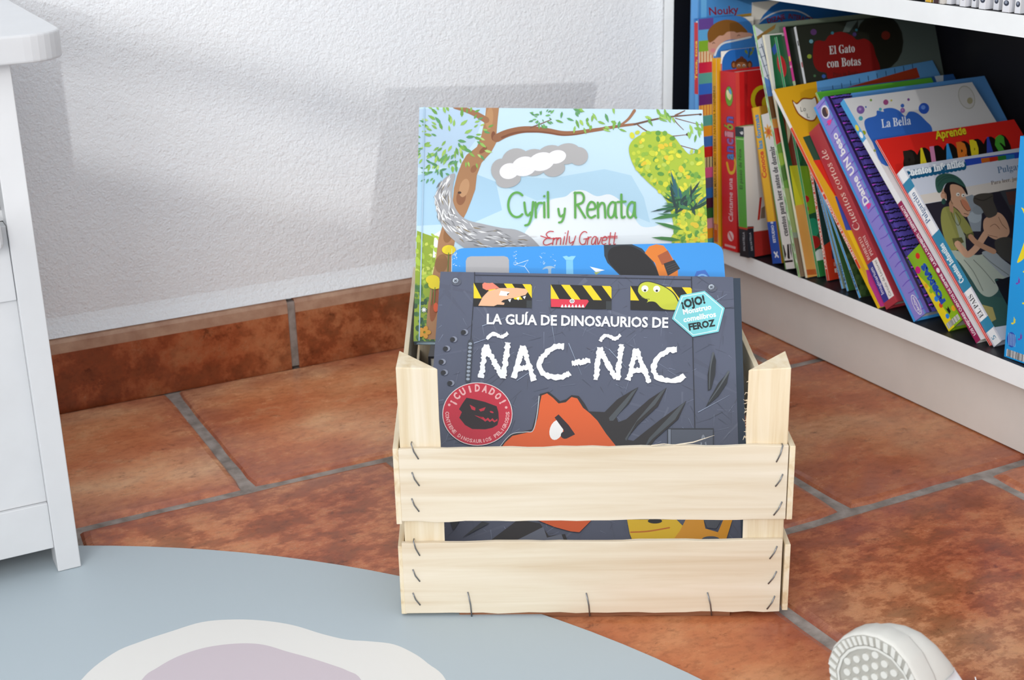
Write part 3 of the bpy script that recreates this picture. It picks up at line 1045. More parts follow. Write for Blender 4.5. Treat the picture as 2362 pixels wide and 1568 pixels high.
# shelf books: spine x, where the cover plane meets the board, lean, thickness, height, width
SH = dict(
    nouky=(1.03, 1.482, 0.3, 0.0175, 0.31, 0.235),
    arch=(1.11, 1.4788, 0.4, 0.0022, 0.302, 0.19),
    toca=(1.0205, 1.4563, 2.6, 0.011, 0.2885, 0.088),
    yellow=(1.04, 1.4422, 3.6, 0.0095, 0.24, 0.17),
    monkey=(1.046, 1.4372, 4.0, 0.003, 0.25, 0.19),
    red=(1.043, 1.4047, 4.0, 0.032, 0.226, 0.19),
    green=(1.041, 1.3784, 6.75, 0.018, 0.163, 0.115),
    conoce=(1.056, 1.33, 16.5, 0.018, 0.193, 0.15),
    white=(1.054, 1.2986, 18.75, 0.022, 0.19, 0.16),
    ragged=(1.047, 1.283, 20.6, 0.0042, 0.306, 0.215),
    cream=(1.053, 1.277, 20.4, 0.004, 0.294, 0.21),
    greenp=(1.067, 1.2717, 20.4, 0.0044, 0.291, 0.2),
    pink=(1.078, 1.2648, 20.7, 0.0045, 0.303, 0.19),
    gato=(1.09, 1.2598, 20.7, 0.0042, 0.303, 0.215),
    mar=(1.0675, 1.2549, 18.3, 0.0044, 0.164, 0.15),
    kirrin=(1.062, 1.2225, 26.0, 0.003, 0.15, 0.12),
    blue2=(1.061, 1.212, 28.2, 0.003, 0.148, 0.12),
    blue3=(1.056, 1.184, 35.0, 0.0038, 0.153, 0.13),
    hist=(1.049, 1.1424, 40.75, 0.0048, 0.2875, 0.252),
    cortos=(1.055, 1.1134, 40.6, 0.0215, 0.229, 0.19),
    azul=(1.075, 1.103, 41.6, 0.0022, 0.292, 0.205),
    verde=(1.066, 1.0989, 41.65, 0.0024, 0.292, 0.175),
    dame=(1.052, 1.0634, 42.25, 0.023, 0.277, 0.245),
    formas=(1.062, 1.0155, 47.0, 0.025, 0.0965, 0.085),
    bella=(1.06, 0.9985, 47.5, 0.008, 0.318, 0.193),
    aprende=(1.066, 0.9935, 46.9, 0.0028, 0.264, 0.207),
    cuentos=(1.067, 0.9717, 46.9, 0.0145, 0.22, 0.178),
    bluer=(1.056, 0.938, 2.0, 0.03, 0.225, 0.18),
)
MAT = {k: book_matrix(*v) for k, v in POSE.items()}
MAT.update({k: shelf_pose(*v[:4], Z0 + .0003) for k, v in SH.items()})
MAT['hist'] = MAT['hist'] @ Matrix.Rotation(R(3.0), 4, 'Z')


# ---- printed covers -------------------------------------------------------
GREENS = ['#7fb04a', '#93c05a', '#6a9f45', '#5c9a5e', '#a3c85a', '#86b24e']


def art_tree(mk):
    """sky, tree trunk, branch and foliage round hand-lettered title"""
    c = mk('e')
    rn = random.Random(3)
    c.poly([(60, 480), (300, 420), (560, 520), (600, 700), (420, 780), (60, 800)], '#a9cde4')
    c.poly([(560, 480), (900, 500), (1250, 440), (1420, 480), (1500, 620), (1540, 780), (1100, 600), (820, 640), (640, 560)], '#b0d2e6')
    c.poly([(60, 60), (500, 50), (430, 260), (300, 430), (60, 430)], '#b6cfe6')
    c.poly(smooth_closed([(780, 1000), (830, 720), (900, 640), (1000, 615), (1050, 580), (1120, 575), (1200, 612), (1280, 600), (1350, 640), (1420, 720), (1480, 800), (1560, 805), (1650, 780), (1900, 800), (1900, 1000)]), '#e6ecef')
    c.poly([(60, 1000), (160, 860), (210, 830), (240, 1000)], '#eef4f2')
    # distant bushes and undergrowth, lower left
    c.poly([(30, 1600), (60, 830), (110, 850), (170, 870), (160, 1000), (230, 1010), (260, 1200), (240, 1600)], '#8fa62c')
    for i in range(150):
        x, y = rn.uniform(45, 245), rn.uniform(860, 1560)
        t = (y - 860) / 700
        col = rn.choice(['#a9c440', '#c4d05a', '#d3dc7a', '#90a82a'] if t < .45 else ['#4e7a34', '#3d6a3a', '#6a8f3a', '#2f5538', '#567f35'])
        c.ell(x, y, rn.uniform(9, 24), rn.uniform(8, 20), col, rn.uniform(0, 90), n=8, up=0)
        c.k += 1 if i % 6 == 0 else 0
    # trunk, forking behind the branch
    tr = [(500, 40), (490, 130), (468, 230), (440, 300), (375, 350), (345, 400), (315, 480), (295, 560), (288, 640), (262, 720), (225, 790), (195, 890), (182, 1000), (158, 1120), (130, 1300), (112, 1520), (205, 1520), (235, 1300), (275, 1120), (282, 1000), (300, 900), (330, 800), (375, 715), (405, 640), (430, 570), (440, 480), (470, 400), (530, 335), (562, 275), (566, 200), (572, 130), (582, 40)]
    c.poly(tr, '#a97a52')
    for (x, y, rx, ry, r_, col) in ((480, 320, 30, 14, -40, '#8a5434'), (420, 440, 26, 18, -60, '#93603c'), (340, 620, 30, 50, 10, '#8d5a38'), (360, 560, 30, 60, 15, '#bd8f66'), (520, 120, 24, 70, 5, '#b88a5e'), (330, 590, 12, 8, 0, '#4a2c1c'), (545, 230, 14, 30, 0, '#7e4a2c'), (260, 850, 30, 60, 15, '#8f6138'), (215, 1040, 40, 60, 10, '#8e6238'), (170, 1300, 26, 110, 8, '#96532c')):
        c.ell(x, y, rx, ry, col, r_, up=1)
    c.stroke([(300, 45), (370, 65), (430, 90), (500, 130)], 26, '#9c6c48', w1=40)
    # branch and twigs
    c.stroke([(565, 245), (620, 218), (680, 200), (740, 190), (820, 190), (900, 200), (980, 214), (1060, 212), (1140, 200), (1240, 185), (1340, 168), (1440, 156)], 52, '#93603f', w1=14)
    c.stroke([(600, 240), (700, 208), (860, 206), (1000, 226), (1120, 212)], 14, '#7a4526', w1=6)
    c.stroke([(1440, 157), (1540, 132), (1640, 112), (1740, 102), (1860, 92)], 13, '#6a4a3a', w1=7)
    c.stroke([(1340, 170), (1400, 125), (1440, 70)], 12, '#9c6c4c', w1=20)
    for ln, w0 in (([(1460, 160), (1520, 200), (1620, 240), (1700, 280), (1800, 310), (1880, 330)], 8), ([(1560, 220), (1660, 232), (1776, 222)], 8), ([(1680, 110), (1710, 150), (1752, 192)], 7), ([(1700, 118), (1780, 140), (1860, 160)], 6), ([(1700, 100), (1760, 70)], 12), ([(780, 178), (850, 152), (912, 126)], 9), ([(1690, 284), (1740, 330), (1800, 352)], 6)):
        c.stroke(ln, w0, '#7a5340', w1=w0 * .5)
    c.ell(1776, 221, 9, 9, '#4a3428')
    c.ell(1858, 94, 10, 7, '#4a3428')
    # leaves
    def burst(cx_, cy_, r0_, r1_, n, pal, l=(16, 30)):
        for i in range(n):
            a = rn.uniform(0, 360)
            r_ = math.sqrt(rn.uniform(r0_ ** 2, r1_ ** 2))
            ll = rn.uniform(*l)
            c.leaf(cx_ + r_ * math.cos(R(a)) * 1.1, cy_ + r_ * math.sin(R(a)), ll, ll * .34, a + rn.uniform(-25, 25), rn.choice(pal))
            if i % 9 == 8:
                c.k += 1
    burst(285, 240, 60, 240, 105, GREENS + ['#b3d27a'])
    burst(200, 440, 20, 120, 30, ['#5d9a6a', '#6aa35c', '#4f8a5a'], (15, 26))
    burst(850, 105, 20, 78, 34, ['#5c9a58', '#6fae62', '#4f8c58'], (10, 20))
    for (x0, x1, y0, y1, n) in ((960, 1370, 60, 205, 26), (1490, 1690, 70, 150, 14), (1780, 1890, 150, 260, 10)):
        for i in range(n):
            c.leaf(rn.uniform(x0, x1), rn.uniform(y0, y1), rn.uniform(16, 34), rn.uniform(6, 10), rn.choice([70, 80, 100, 60, 20]), rn.choice(GREENS))
        c.k += 1
    # plain grey bough and pale cloud between trunk and title
    c.poly(smooth_closed([(300, 470), (235, 500), (190, 570), (175, 640), (200, 760), (260, 860), (360, 940), (480, 1000), (850, 1000), (800, 890), (700, 830), (600, 815), (480, 790), (370, 760), (310, 700), (285, 620), (290, 540)]), '#a5a5a8')
    for i in range(170):
        t = rn.random()
        px = [(255, 500), (215, 620), (250, 760), (380, 850), (560, 890), (790, 930)]
        k = min(int(t * 5), 4)
        f = t * 5 - k
        x, y = px[k][0] + (px[k + 1][0] - px[k][0]) * f, px[k][1] + (px[k + 1][1] - px[k][1]) * f
        g = math.degrees(math.atan2(px[k + 1][1] - px[k][1], px[k + 1][0] - px[k][0]))
        s_ = rn.uniform(-52, 52) * (.8 + t * .6)
        x, y = x - s_ * math.sin(R(g)), y + s_ * math.cos(R(g))
        c.leaf(x, y, rn.uniform(18, 34), rn.uniform(2, 4), g + rn.uniform(-22, 22), rn.choice(['#f2f2f2', '#dcdcdc', '#6e6c6c', '#8a7a5c', '#7d7d80', '#ffffff']))
        if i % 10 == 0:
            c.k += 1
    for x, y, rx, ry in ((600, 450, 70, 75), (690, 400, 95, 90), (800, 400, 100, 85), (910, 370, 95, 80), (1010, 345, 90, 66), (1085, 360, 60, 58), (640, 510, 80, 50), (930, 440, 70, 50)):
        c.ell(x, y, rx, ry, '#b0aeae', -12, n=24)
    c.k += 1
    for x, y, rx, ry in ((645, 455, 62, 50), (740, 425, 80, 62), (850, 395, 84, 58), (945, 365, 62, 42)):
        c.ell(x, y, rx, ry, '#f1eff2', -14, n=24)
    c.k += 1
    # yellow-green shrub at the right
    c.poly(smooth_closed([(1420, 270), (1480, 225), (1580, 200), (1680, 230), (1740, 300), (1800, 350), (1890, 290), (1940, 420), (1940, 1000), (1680, 1000), (1690, 820), (1640, 640), (1520, 520), (1440, 430), (1405, 330)]), '#a9bf34')
    for i in range(330):
        y = rn.uniform(210, 960)
        xl = 1420 if y < 400 else (1420 + (y - 400) * .95 if y < 660 else 1690)
        x = rn.uniform(xl, 1900)
        if y < 330 and x > 1730:
            continue
        c.ell(x, y, rn.uniform(10, 24), rn.uniform(9, 18), rn.choice(['#d6d633', '#e3dc3c', '#8fb63a', '#74a53a', '#5d963a', '#c4cf3a', '#e0c22f', '#b9cc50']), rn.uniform(0, 180), n=8, up=0)
        if i % 8 == 0:
            c.k += 1
    for i in range(46):
        a = rn.choice([rn.uniform(150, 215), rn.uniform(220, 290), rn.uniform(290, 340)])
        l = rn.uniform(60, 190)
        x0, y0 = 1730 + rn.uniform(-40, 110), 680 + rn.uniform(-60, 60)
        x1, y1 = x0 + l * math.cos(R(a)), y0 + l * math.sin(R(a))
        c.leaf((x0 + x1) / 2, (y0 + y1) / 2, l / 2, rn.uniform(6, 11), a, rn.choice(['#1f4a34', '#2f6a44', '#1c3a3a', '#3f7d4c', '#2a5f6a']))
        if i % 6 == 0:
            c.k += 1
    for a, x0, y0 in ((185, 1720, 900), (195, 1740, 820), (170, 1720, 760)):
        c.leaf(x0 - 80, y0 - 15, 95, 12, a, '#3f7d3c', 1)
    # flowers, lower left
    for x, y in ((262, 955), (160, 1145), (175, 1175)):
        c.ell(x, y, 44, 30, '#e8d020')
        c.stroke([(x, y + 20), (x - 8, y + 160)], 6, '#5f7a2c', w1=4)
    for k in range(5):
        c.ell(108 + 24 * math.cos(R(72 * k)), 1478 + 24 * math.sin(R(72 * k)), 18, 15, '#d8982a', 72 * k, n=10, up=0)
    c.k += 1
    for k in range(8):
        c.leaf(105 + 9 * math.cos(R(45 * k)), 1336 + 9 * math.sin(R(45 * k)), 11, 3, 45 * k, '#f4f4ee')
    c.k += 1
    c.ell(180, 1320, 16, 30, '#d8572a')
    # title and author
    c.hand('C', (636, 748), (735, 748), 156, 14, '#5da548')
    c.hand('yril', (735, 750), (905, 750), 158, 14, '#5da548')
    c.hand('y', (952, 752), (1003, 752), 95, 13, '#5da548')
    c.hand('Renata', (1052, 752), (1452, 752), 160, 14, '#5da548')
    c.hand('Emily', (852, 924), (1060, 920), 84, 6, '#c8323c', .18)
    c.hand('Gravett', (1082, 922), (1322, 922), 82, 6, '#c8323c', .18)
    c.stroke([(845, 868), (900, 884), (960, 880)], 6, '#c8323c')
    c.stroke([(1225, 878), (1330, 880)], 5, '#c8323c')
    # rounded hinge of the case
    c.stroke([(108, 40), (98, 600), (88, 1000), (74, 1540)], 7, '#a9c6dc', cap=False)


def art_truck(mk):
    """board book: tools and a digger arm on blue"""
    c = mk('f')
    g = '#b0aeb0'
    c.poly([(285, 330), (285, 185), (295, 163), (318, 154), (550, 152), (575, 160), (585, 180), (586, 330)], g)
    c.stroke([(722, 262), (692, 222), (720, 180), (622, 214), (690, 224)], 4, '#d5e6f4', smooth=False)
    c.stroke([(722, 262), (745, 310), (782, 360)], 3, '#bcd8ee')
    c.poly(smooth_closed([(818, 246), (840, 226), (880, 222), (908, 236), (880, 240), (878, 300), (858, 300), (856, 242)]), '#9db9d0')
    c.poly([(958, 156), (985, 150), (1000, 158), (1020, 152), (1050, 152), (1030, 180), (980, 180)], '#8fd0f2')
    c.poly([(982, 182), (1030, 180), (1034, 320), (984, 320)], '#7cc4ee')
    c.poly([(1148, 226), (1252, 250), (1190, 264)], '#f3f6f6')
    c.poly([(1176, 264), (1225, 262), (1190, 282)], '#a6b86a')
    c.poly([(1244, 70), (1420, 62), (1510, 100), (1590, 190), (1645, 300), (1380, 310), (1270, 200), (1248, 150)], '#2d3640')
    c.poly(smooth_closed([(1300, 95), (1420, 80), (1520, 130), (1590, 210), (1630, 320), (1420, 310), (1310, 230), (1272, 160)]), '#1d1a1c')
    c.poly([(1530, 130), (1560, 85), (1610, 70), (1660, 80), (1700, 130), (1730, 180), (1760, 250), (1760, 320), (1640, 320), (1600, 200)], '#e07e2a')
    c.poly([(1618, 150), (1690, 112), (1726, 190), (1650, 215)], '#a8562e')
    c.poly([(1660, 205), (1735, 178), (1775, 240), (1690, 290)], '#2e2a2c')
    for i in range(4):
        c.stroke([(1676 + 8 * i, 228 + 14 * i), (1746 + 7 * i, 200 + 14 * i)], 2, '#5a5456')
    c.poly([(1860, 330), (1890, 258), (1950, 248), (2005, 330)], '#3f6fc4')
    c.ell(1930, 320, 46, 44, '#7fb6ee')
    c.ell(1930, 320, 32, 32, '#3f6fc4')
    rn = random.Random(8)
    for x0, y0, n in ((210, 150, 26), (625, 140, 16), (812, 145, 12), (900, 155, 6)):
        for i in range(n):
            x, y = x0 + rn.gauss(0, 11), y0 + rn.uniform(-28, 70)
            c.poly([(x, y), (x + rn.uniform(4, 14), y + 1), (x + rn.uniform(3, 10), y + rn.uniform(3, 7))], '#d9ecf8', 0)
        c.k += 1
    c.stroke([(186, 100), (186, 330)], 5, '#d2e4f0', cap=False, smooth=False)


def art_metal(mk):
    """riveted scratched metal door with a torn hole, hazard slots, warning signs"""
    c = mk('f')
    rn = random.Random(21)
    for i in range(60):
        x, y, a, l = rn.uniform(60, 2200), rn.uniform(260, 2100), rn.uniform(0, 180), rn.uniform(60, 260)
        c.stroke([(x - l * math.cos(R(a)), y - l * math.sin(R(a))), (x + l * math.cos(R(a)), y + l * math.sin(R(a)))], rn.uniform(14, 40), rn.choice(['#5b6073', '#565b6d', '#616678', '#525668']), w1=2, cap=False, up=0, smooth=False)
        c.k += 1 if i % 5 == 0 else 0
    for i in range(420):
        x, y, a, l = rn.uniform(60, 2200), rn.uniform(260, 2100), rn.uniform(0, 180), rn.uniform(20, 120)
        c.stroke([(x, y), (x + l * math.cos(R(a)), y + l * math.sin(R(a)))], rn.uniform(1.6, 3.2), rn.choice(['#4e5260', '#4a4e5a', '#7d8498', '#8a92a8', '#54525c']), w1=1, cap=False, up=0, smooth=False)
        c.k += 1 if i % 20 == 0 else 0
    for a in ([(870, 560), (905, 760)], [(1280, 800), (1400, 930)], [(400, 640), (620, 560)], [(1000, 760), (1090, 980)], [(640, 1020), (820, 900)], [(2000, 480), (2100, 420)], [(1900, 1240), (2120, 1120)], [(340, 760), (540, 690)]):
        c.stroke(a, 5, '#9aa6bc', w1=1, cap=False, smooth=False)
    ink = '#26262c'
    c.stroke([(346, 262), (346, 345), (322, 700), (318, 750)], 4, ink, smooth=False)
    c.stroke([(350, 286), (1100, 300), (1852, 318)], 4, ink, smooth=False)
    c.stroke([(1854, 300), (1856, 400)], 5, ink, smooth=False)
    c.stroke([(1862, 720), (1878, 1360)], 5, ink, smooth=False)
    c.stroke([(2085, 515), (2150, 515)], 3, ink, smooth=False)
    for x, y in ((214, 326), (1992, 370)):
        c.ell(x + 6, y + 8, 34, 26, '#565a68')
        c.poly([(x + 25 * math.cos(R(60 * k + 15)), y + 22 * math.sin(R(60 * k + 15))) for k in range(6)], '#2b2d34')
        c.ell(x, y - 1, 20, 18, '#b7c1cc')
        c.ell(x + 3, y + 2, 16, 14, '#8f98a6')
        c.stroke([(x - 8, y - 7), (x + 8, y + 7)], 4, '#2b2d34', smooth=False)
        c.stroke([(x - 8, y + 7), (x + 8, y - 7)], 4, '#2b2d34', smooth=False)
    # three slots with hazard stripes
    Y, K = '#efcf1c', '#1d1a17'
    for (x0, x1, ya, yb, ym) in ((340, 744, 340, 504, 448), (876, 1298, 352, 515, 452), (1430, 1856, 362, 528, 462)):
        sl = .028 * (x1 - x0)
        quad = lambda u, y: (x0 + (x1 - x0) * u, y + sl * u)
        c.poly([quad(0, ya), quad(1, ya), quad(1, yb), quad(0, yb)], K)
        for u in (-.18, .17, .52, .84):
            h = ym - ya
            p = [(u, ya), (u + .14, ya), (u + .32, ym), (u + .18, ym)]
            q = []
            for uu, yy in p:
                q.append((uu, yy))
            q = clip_poly([(a + 1, b) for a, b in q], 2.0, 1e6)
            q = [(a - 1, b) for a, b in q]
            q = [(min(max(a, 0), 1), b) for a, b in q]
            c.poly([quad(a, b) for a, b in q], Y)
        c.poly([quad(.91, ym + 5), quad(1, ym + 5), quad(1, yb), quad(.91, yb)], '#34383a')
    # generic beasts peeping through the slots
    c.poly([(400, 350), (415, 338), (440, 345), (470, 340), (500, 362), (520, 378), (430, 392), (402, 378)], '#e5826c')
    c.poly([(372, 500), (402, 440), (440, 400), (520, 378), (640, 376), (700, 382), (718, 402), (700, 425), (620, 445), (545, 460), (530, 474), (555, 480), (550, 494), (505, 492), (480, 503)], '#e9b48e')
    c.poly([(516, 428), (528, 396), (590, 406), (570, 432)], '#ffffff')
    c.poly([(570, 418), (590, 410), (576, 428)], '#1d1a17')
    for x in (590, 648, 692):
        c.poly([(x - 11, 458 - (x - 590) * .2), (x + 11, 452 - (x - 590) * .2), (x + 2, 476 - (x - 590) * .22)], '#ffffff')
    c.poly([(876, 452), (1000, 456), (1130, 458), (1140, 470), (1112, 513), (878, 508)], '#d8364a')
    c.ell(1024, 468, 17, 15, '#ffffff')
    c.ell(1024, 468, 10, 9, '#1d1a17')
    c.ell(1024, 468, 5, 5, '#ffffff')
    for i in range(7):
        x = 945 + i * 24
        c.poly([(x, 511), (x + 11, 490), (x + 20, 512)], '#ffffff')
    c.poly(smooth_closed([(1492, 350), (1540, 330), (1600, 340), (1680, 372), (1740, 420), (1780, 500), (1770, 530), (1655, 526), (1600, 480), (1560, 476), (1535, 482), (1545, 462), (1505, 440), (1478, 400)]), '#26261c')
    c.poly(smooth_closed([(1496, 355), (1540, 335), (1600, 345), (1675, 376), (1732, 424), (1770, 500), (1762, 526), (1660, 523), (1604, 476), (1562, 471), (1545, 477), (1550, 460), (1510, 437), (1483, 400)]), '#c3c93a')
    for x, y in ((1530, 382), (1612, 384)):
        c.ell(x, y, 24, 23, '#f7f6ea')
        c.ell(x + 1, y + 12, 9, 8, '#1d1a17')
    c.stroke([(1505, 440), (1530, 452), (1562, 455)], 4, '#5a5f1c')
    # lettering
    Wt = '#f6f7fa'
    c.text('LA GUÍA DE DINOSAURIOS DE', (430, 626), (1692, 652), 68, Wt, .028)
    J = .42
    for ln in ([(390, 1002), (405, 900), (425, 770)], [(425, 775), (480, 890), (540, 1000)], [(545, 1005), (560, 900), (578, 756)], [(618, 1004), (650, 900), (682, 780)], [(684, 780), (720, 900), (760, 1022)], [(640, 935), (725, 928)],
               [(968, 786), (905, 788), (840, 832), (798, 905), (822, 970), (895, 998), (970, 990), (1008, 966)], [(1022, 902), (1150, 880)],
               [(1188, 1016), (1200, 920), (1215, 790)], [(1215, 795), (1270, 900), (1330, 1005)], [(1342, 1018), (1352, 900), (1368, 768)], [(1412, 1018), (1440, 920), (1470, 800)], [(1472, 800), (1515, 920), (1562, 1036)], [(1432, 954), (1525, 942)],
               [(1752, 806), (1690, 812), (1625, 858), (1592, 930), (1610, 990), (1680, 1018), (1755, 1018), (1806, 985)]):
        c.stroke(ln, 40, Wt, jag=J)
    for ln in ([(432, 734), (462, 698), (500, 702), (535, 716), (578, 690)], [(1218, 748), (1250, 708), (1290, 716), (1322, 732), (1362, 704)]):
        c.stroke(ln, 26, Wt, jag=.4)
    # hinge and bullet holes
    c.stroke([(318, 752), (300, 1020)], 36, '#3f444e', smooth=False)
    for i in range(10):
        t = i / 9
        c.ell(316 - 16 * t, 765 + 245 * t, 13, 10, '#98a2b0', n=10)
    for x, y in ((275, 684), (199, 734), (150, 798), (120, 890), (135, 964), (180, 1038)):
        c.ell(x + 4, y, 23, 20, '#878c9c')
        c.ell(x - 6, y + 2, 18, 17, '#26262b')
    # torn claw marks at the right
    for p in ([(2008, 822), (2024, 880), (2018, 980), (1990, 1080), (1968, 1092), (1966, 980), (1985, 890)], [(2118, 952), (2100, 1040), (2040, 1130), (1952, 1206), (1990, 1130), (2040, 1040)]):
        c.poly(p, '#2b2d30')
    c.stroke([(2006, 830), (1985, 930), (1978, 1080)], 14, '#565b60', w1=4)
    c.stroke([(2112, 960), (2050, 1060), (1975, 1170)], 14, '#565b60', w1=4)
    # torn opening: dark crack with an orange beast
    c.poly([(520, 1480), (600, 1390), (700, 1370), (745, 1360), (770, 1270), (790, 1160), (800, 1115), (860, 1098), (905, 1135), (940, 1165), (985, 1150), (1020, 1122), (1070, 1128), (1110, 1180), (1140, 1235), (1250, 1240), (1340, 1150), (1440, 1090), (1485, 1066), (1420, 1180), (1330, 1270), (1345, 1310), (1400, 1290), (1560, 1150), (1682, 1070), (1620, 1200), (1480, 1330), (1400, 1430), (1450, 1440), (1640, 1290), (1818, 1162), (1760, 1290), (1600, 1430), (1480, 1600), (1440, 1800), (1500, 1900), (1450, 1960), (1180, 1860), (1000, 1960), (560, 1960)], '#2c2829')
    c.poly([(1440, 1100), (1480, 1072), (1400, 1190), (1310, 1300), (1285, 1300), (1280, 1280)], '#4c5156')
    c.poly([(1640, 1100), (1676, 1076), (1600, 1190), (1470, 1310), (1400, 1440), (1392, 1425), (1480, 1290)], '#4c5156')
    c.poly([(1770, 1200), (1812, 1168), (1740, 1290), (1580, 1430), (1520, 1500), (1560, 1420)], '#4c5156')
    c.poly([(524, 1500), (560, 1450), (610, 1405), (700, 1385), (755, 1370), (785, 1280), (800, 1180), (812, 1125), (850, 1110), (890, 1140), (930, 1180), (980, 1172), (1020, 1135), (1060, 1145), (1100, 1210), (1150, 1250), (1200, 1300), (1260, 1390), (1340, 1490), (1380, 1640), (1300, 1760), (700, 1760), (520, 1600)], '#df5f28')
    c.stroke([(795, 1130), (780, 1260), (752, 1368), (700, 1378), (600, 1395), (522, 1480)], 6, '#c9ccd2', w1=4)
    c.ell(915, 1364, 46, 72, '#f7f5f2', 18)
    c.poly([(902, 1278), (930, 1256), (1000, 1330), (1045, 1395), (985, 1425), (962, 1360)], '#2c2026')
    c.ell(975, 1400, 30, 26, '#2c2026')
    # latch
    for x0, y0, x1, y1, col in ((1686, 1352, 2008, 1480, '#33363e'), (1714, 1362, 2002, 1474, '#565b68'), (1692, 1360, 1710, 1474, '#79808e')):
        c.rect(x0, y0, x1, y1, col)
    c.stroke([(1920, 1470), (1935, 1400), (1955, 1470)], 10, '#8a919c')
    c.ell(1935, 1440, 20, 14, '#565b68')
    # round red warning sign
    X0, Y0, r_ = 366, 1254, 244
    for rr_, col in ((r_, '#f0e4e4'), (r_ - 5, '#c9283e')):
        c.ell(X0, Y0, rr_, rr_ * .9, col, n=48)
    c.poly([(262, 1180), (290, 1140), (340, 1150), (420, 1170), (500, 1200), (512, 1240), (515, 1290), (505, 1330), (470, 1350), (420, 1360), (330, 1358), (280, 1330), (240, 1280), (258, 1240), (238, 1220)], '#2a1d20')
    c.poly([(312, 1188), (352, 1210), (350, 1230), (326, 1222)], '#c9283e')
    c.poly([(376, 1222), (424, 1205), (412, 1230), (388, 1236)], '#c9283e')
    c.ell(465, 1240, 14, 6, '#c9283e', 20)
    zig = [(345, 1262)] + [(375 + 16 * i, 1276 + 2.2 * i + (9 if i % 2 else -6)) for i in range(9)] + [(505, 1285), (505, 1305)] + [(500 - 16 * i, 1306 - 1.5 * i + (8 if i % 2 else -4)) for i in range(7)]
    c.poly(zig, '#c9283e')
    pk = '#f2b4b4'

    def arc_text(s, a0, a1, rad, h, w, flip=False, b=.02):
        for i, ch in enumerate(s):
            if ch == ' ':
                continue
            a = R(a0 + (a1 - a0) * i / (len(s) - 1))
            x, y = X0 + rad * math.cos(a), Y0 + rad * .9 * math.sin(a)
            tx, ty = -math.sin(a), math.cos(a)
            if flip:
                tx, ty = -tx, -ty
            ww = w * (.4 if ch in 'I¡!i' else 1)
            c.text(ch, (x - tx * ww / 2, y - ty * ww / 2), (x + tx * ww / 2, y + ty * ww / 2), h, pk, b)
            c.k -= 1
        c.k += 1
    arc_text('¡CUiDADO!', 208, 332, 176, 46, 36, b=.05)
    arc_text('CONTIENE DiNOSAURiOS PELiGROSOS', 182, -2, 222, 24, 20, True, .03)
    c.ell(170, 1190, 9, 9, pk)
    c.ell(566, 1208, 9, 9, pk)
    # hexagonal sticker
    hx = [(1780, 428), (1945, 398), (2085, 518), (2042, 682), (1862, 718), (1718, 592)]
    c.poly(hx, '#7fd0d6')
    ce = (sum(p[0] for p in hx) / 6, sum(p[1] for p in hx) / 6)
    sc_ = lambda k: [(ce[0] + (x - ce[0]) * k, ce[1] + (y - ce[1]) * k) for x, y in hx]
    c.poly(sc_(.93), '#e9f8f8')
    c.poly(sc_(.90), '#7fd0d6')
    c.text('¡OJO!', (1790, 520), (1952, 482), 54, '#1a2426', .05)
    c.text('Monstruo', (1798, 562), (1994, 524), 36, '#f4fbfb', .03)
    c.text('comelibros', (1800, 616), (2026, 576), 36, '#f4fbfb', .03)
    c.text('FEROZ', (1838, 672), (2022, 640), 44, '#1a2426', .05)
    # what shows through the gap between the slats
    g = mk('g')
    g.k = c.k
    for p in ([(380, 480), (440, 480), (400, 540)], [(560, 490), (600, 500), (450, 580)], [(690, 540), (730, 560), (700, 640), (560, 640)]):
        g.poly(p, '#34373d')
    g.poly([(860, 480), (1170, 480), (1100, 550), (1050, 545), (960, 520)], '#df5f28')
    g.poly([(600, 600), (760, 480), (880, 500), (930, 570), (1020, 560), (1050, 640), (580, 660)], '#2c2829')
    g.poly([(700, 620), (900, 520), (920, 580), (1000, 560), (1040, 660), (700, 660)], '#686d7c')
    g.poly([(1365, 480), (1640, 480), (1680, 520), (1600, 660), (1420, 660), (1380, 560)], '#e8bd1e')
    g.poly([(1690, 480), (1790, 480), (1800, 530), (1870, 550), (1900, 480), (1950, 480), (1925, 560), (1900, 640), (1570, 660), (1660, 540)], '#e09a22')
    g.stroke([(1385, 550), (1480, 545), (1600, 525)], 8, '#c8701c')
    g.ell(1520, 488, 40, 14, '#20201c')
    g.poly([(1790, 480), (1890, 480), (1860, 530), (1810, 525)], '#50545e')
    g.ell(1830, 590, 50, 18, '#50545e')


def on(crop, *ops):
    """front-cover art given as (method, args...) in the pixel coordinates of one image crop"""
    def f(mk):
        c = mk(crop)
        for o in ops:
            getattr(c, o[0])(*o[1:])
    return f


def sp(*ops):
    def f(c):
        for o in ops:
            getattr(c, o[0])(*o[1:])
    return f


# ---- crate books
B = {}
B['nac'] = book('picture_book', 'dark metallic grey dinosaur picture book with white title, frontmost in the crate', MAT['nac'], .2761, .284, .0135, '#555a6d', '#3a3f4a', key='nac', art=art_metal, hard=False, pages_w=.2835, page_mat=plain('navy_page_edge', '#2f3a48', .6))
B['blue'] = book('board_book', 'bright blue board book with rounded corners between the two picture books in the crate', MAT['blue'], .2621, .3118, .0075, '#3b97e4', key='blue', art=art_truck, hard=True, round_r=.012)
B['cyril'] = book('picture_book', 'pale blue picture book with tree branch and green handwritten title, rearmost in the crate', MAT['cyril'], .2913, .2506, .012, '#c4dfee', '#9fc4de', key='cyril', art=art_tree)
# dark hardbacks lying in a pile behind, under the rearmost picture book
for i in range(4):
    z = .0096 + i * .0305
    book('hardback_book', 'dark hardback lying flat in the pile under the pale blue picture book', CM @ Matrix.Translation((.004, .274, z + .0302)), .276, .20, .0302, '#25242c', group='dark hardbacks piled in the crate')

# ---- books on the bottom shelf, from the wall end outwards
G = 'picture books leaning on the bottom shelf'


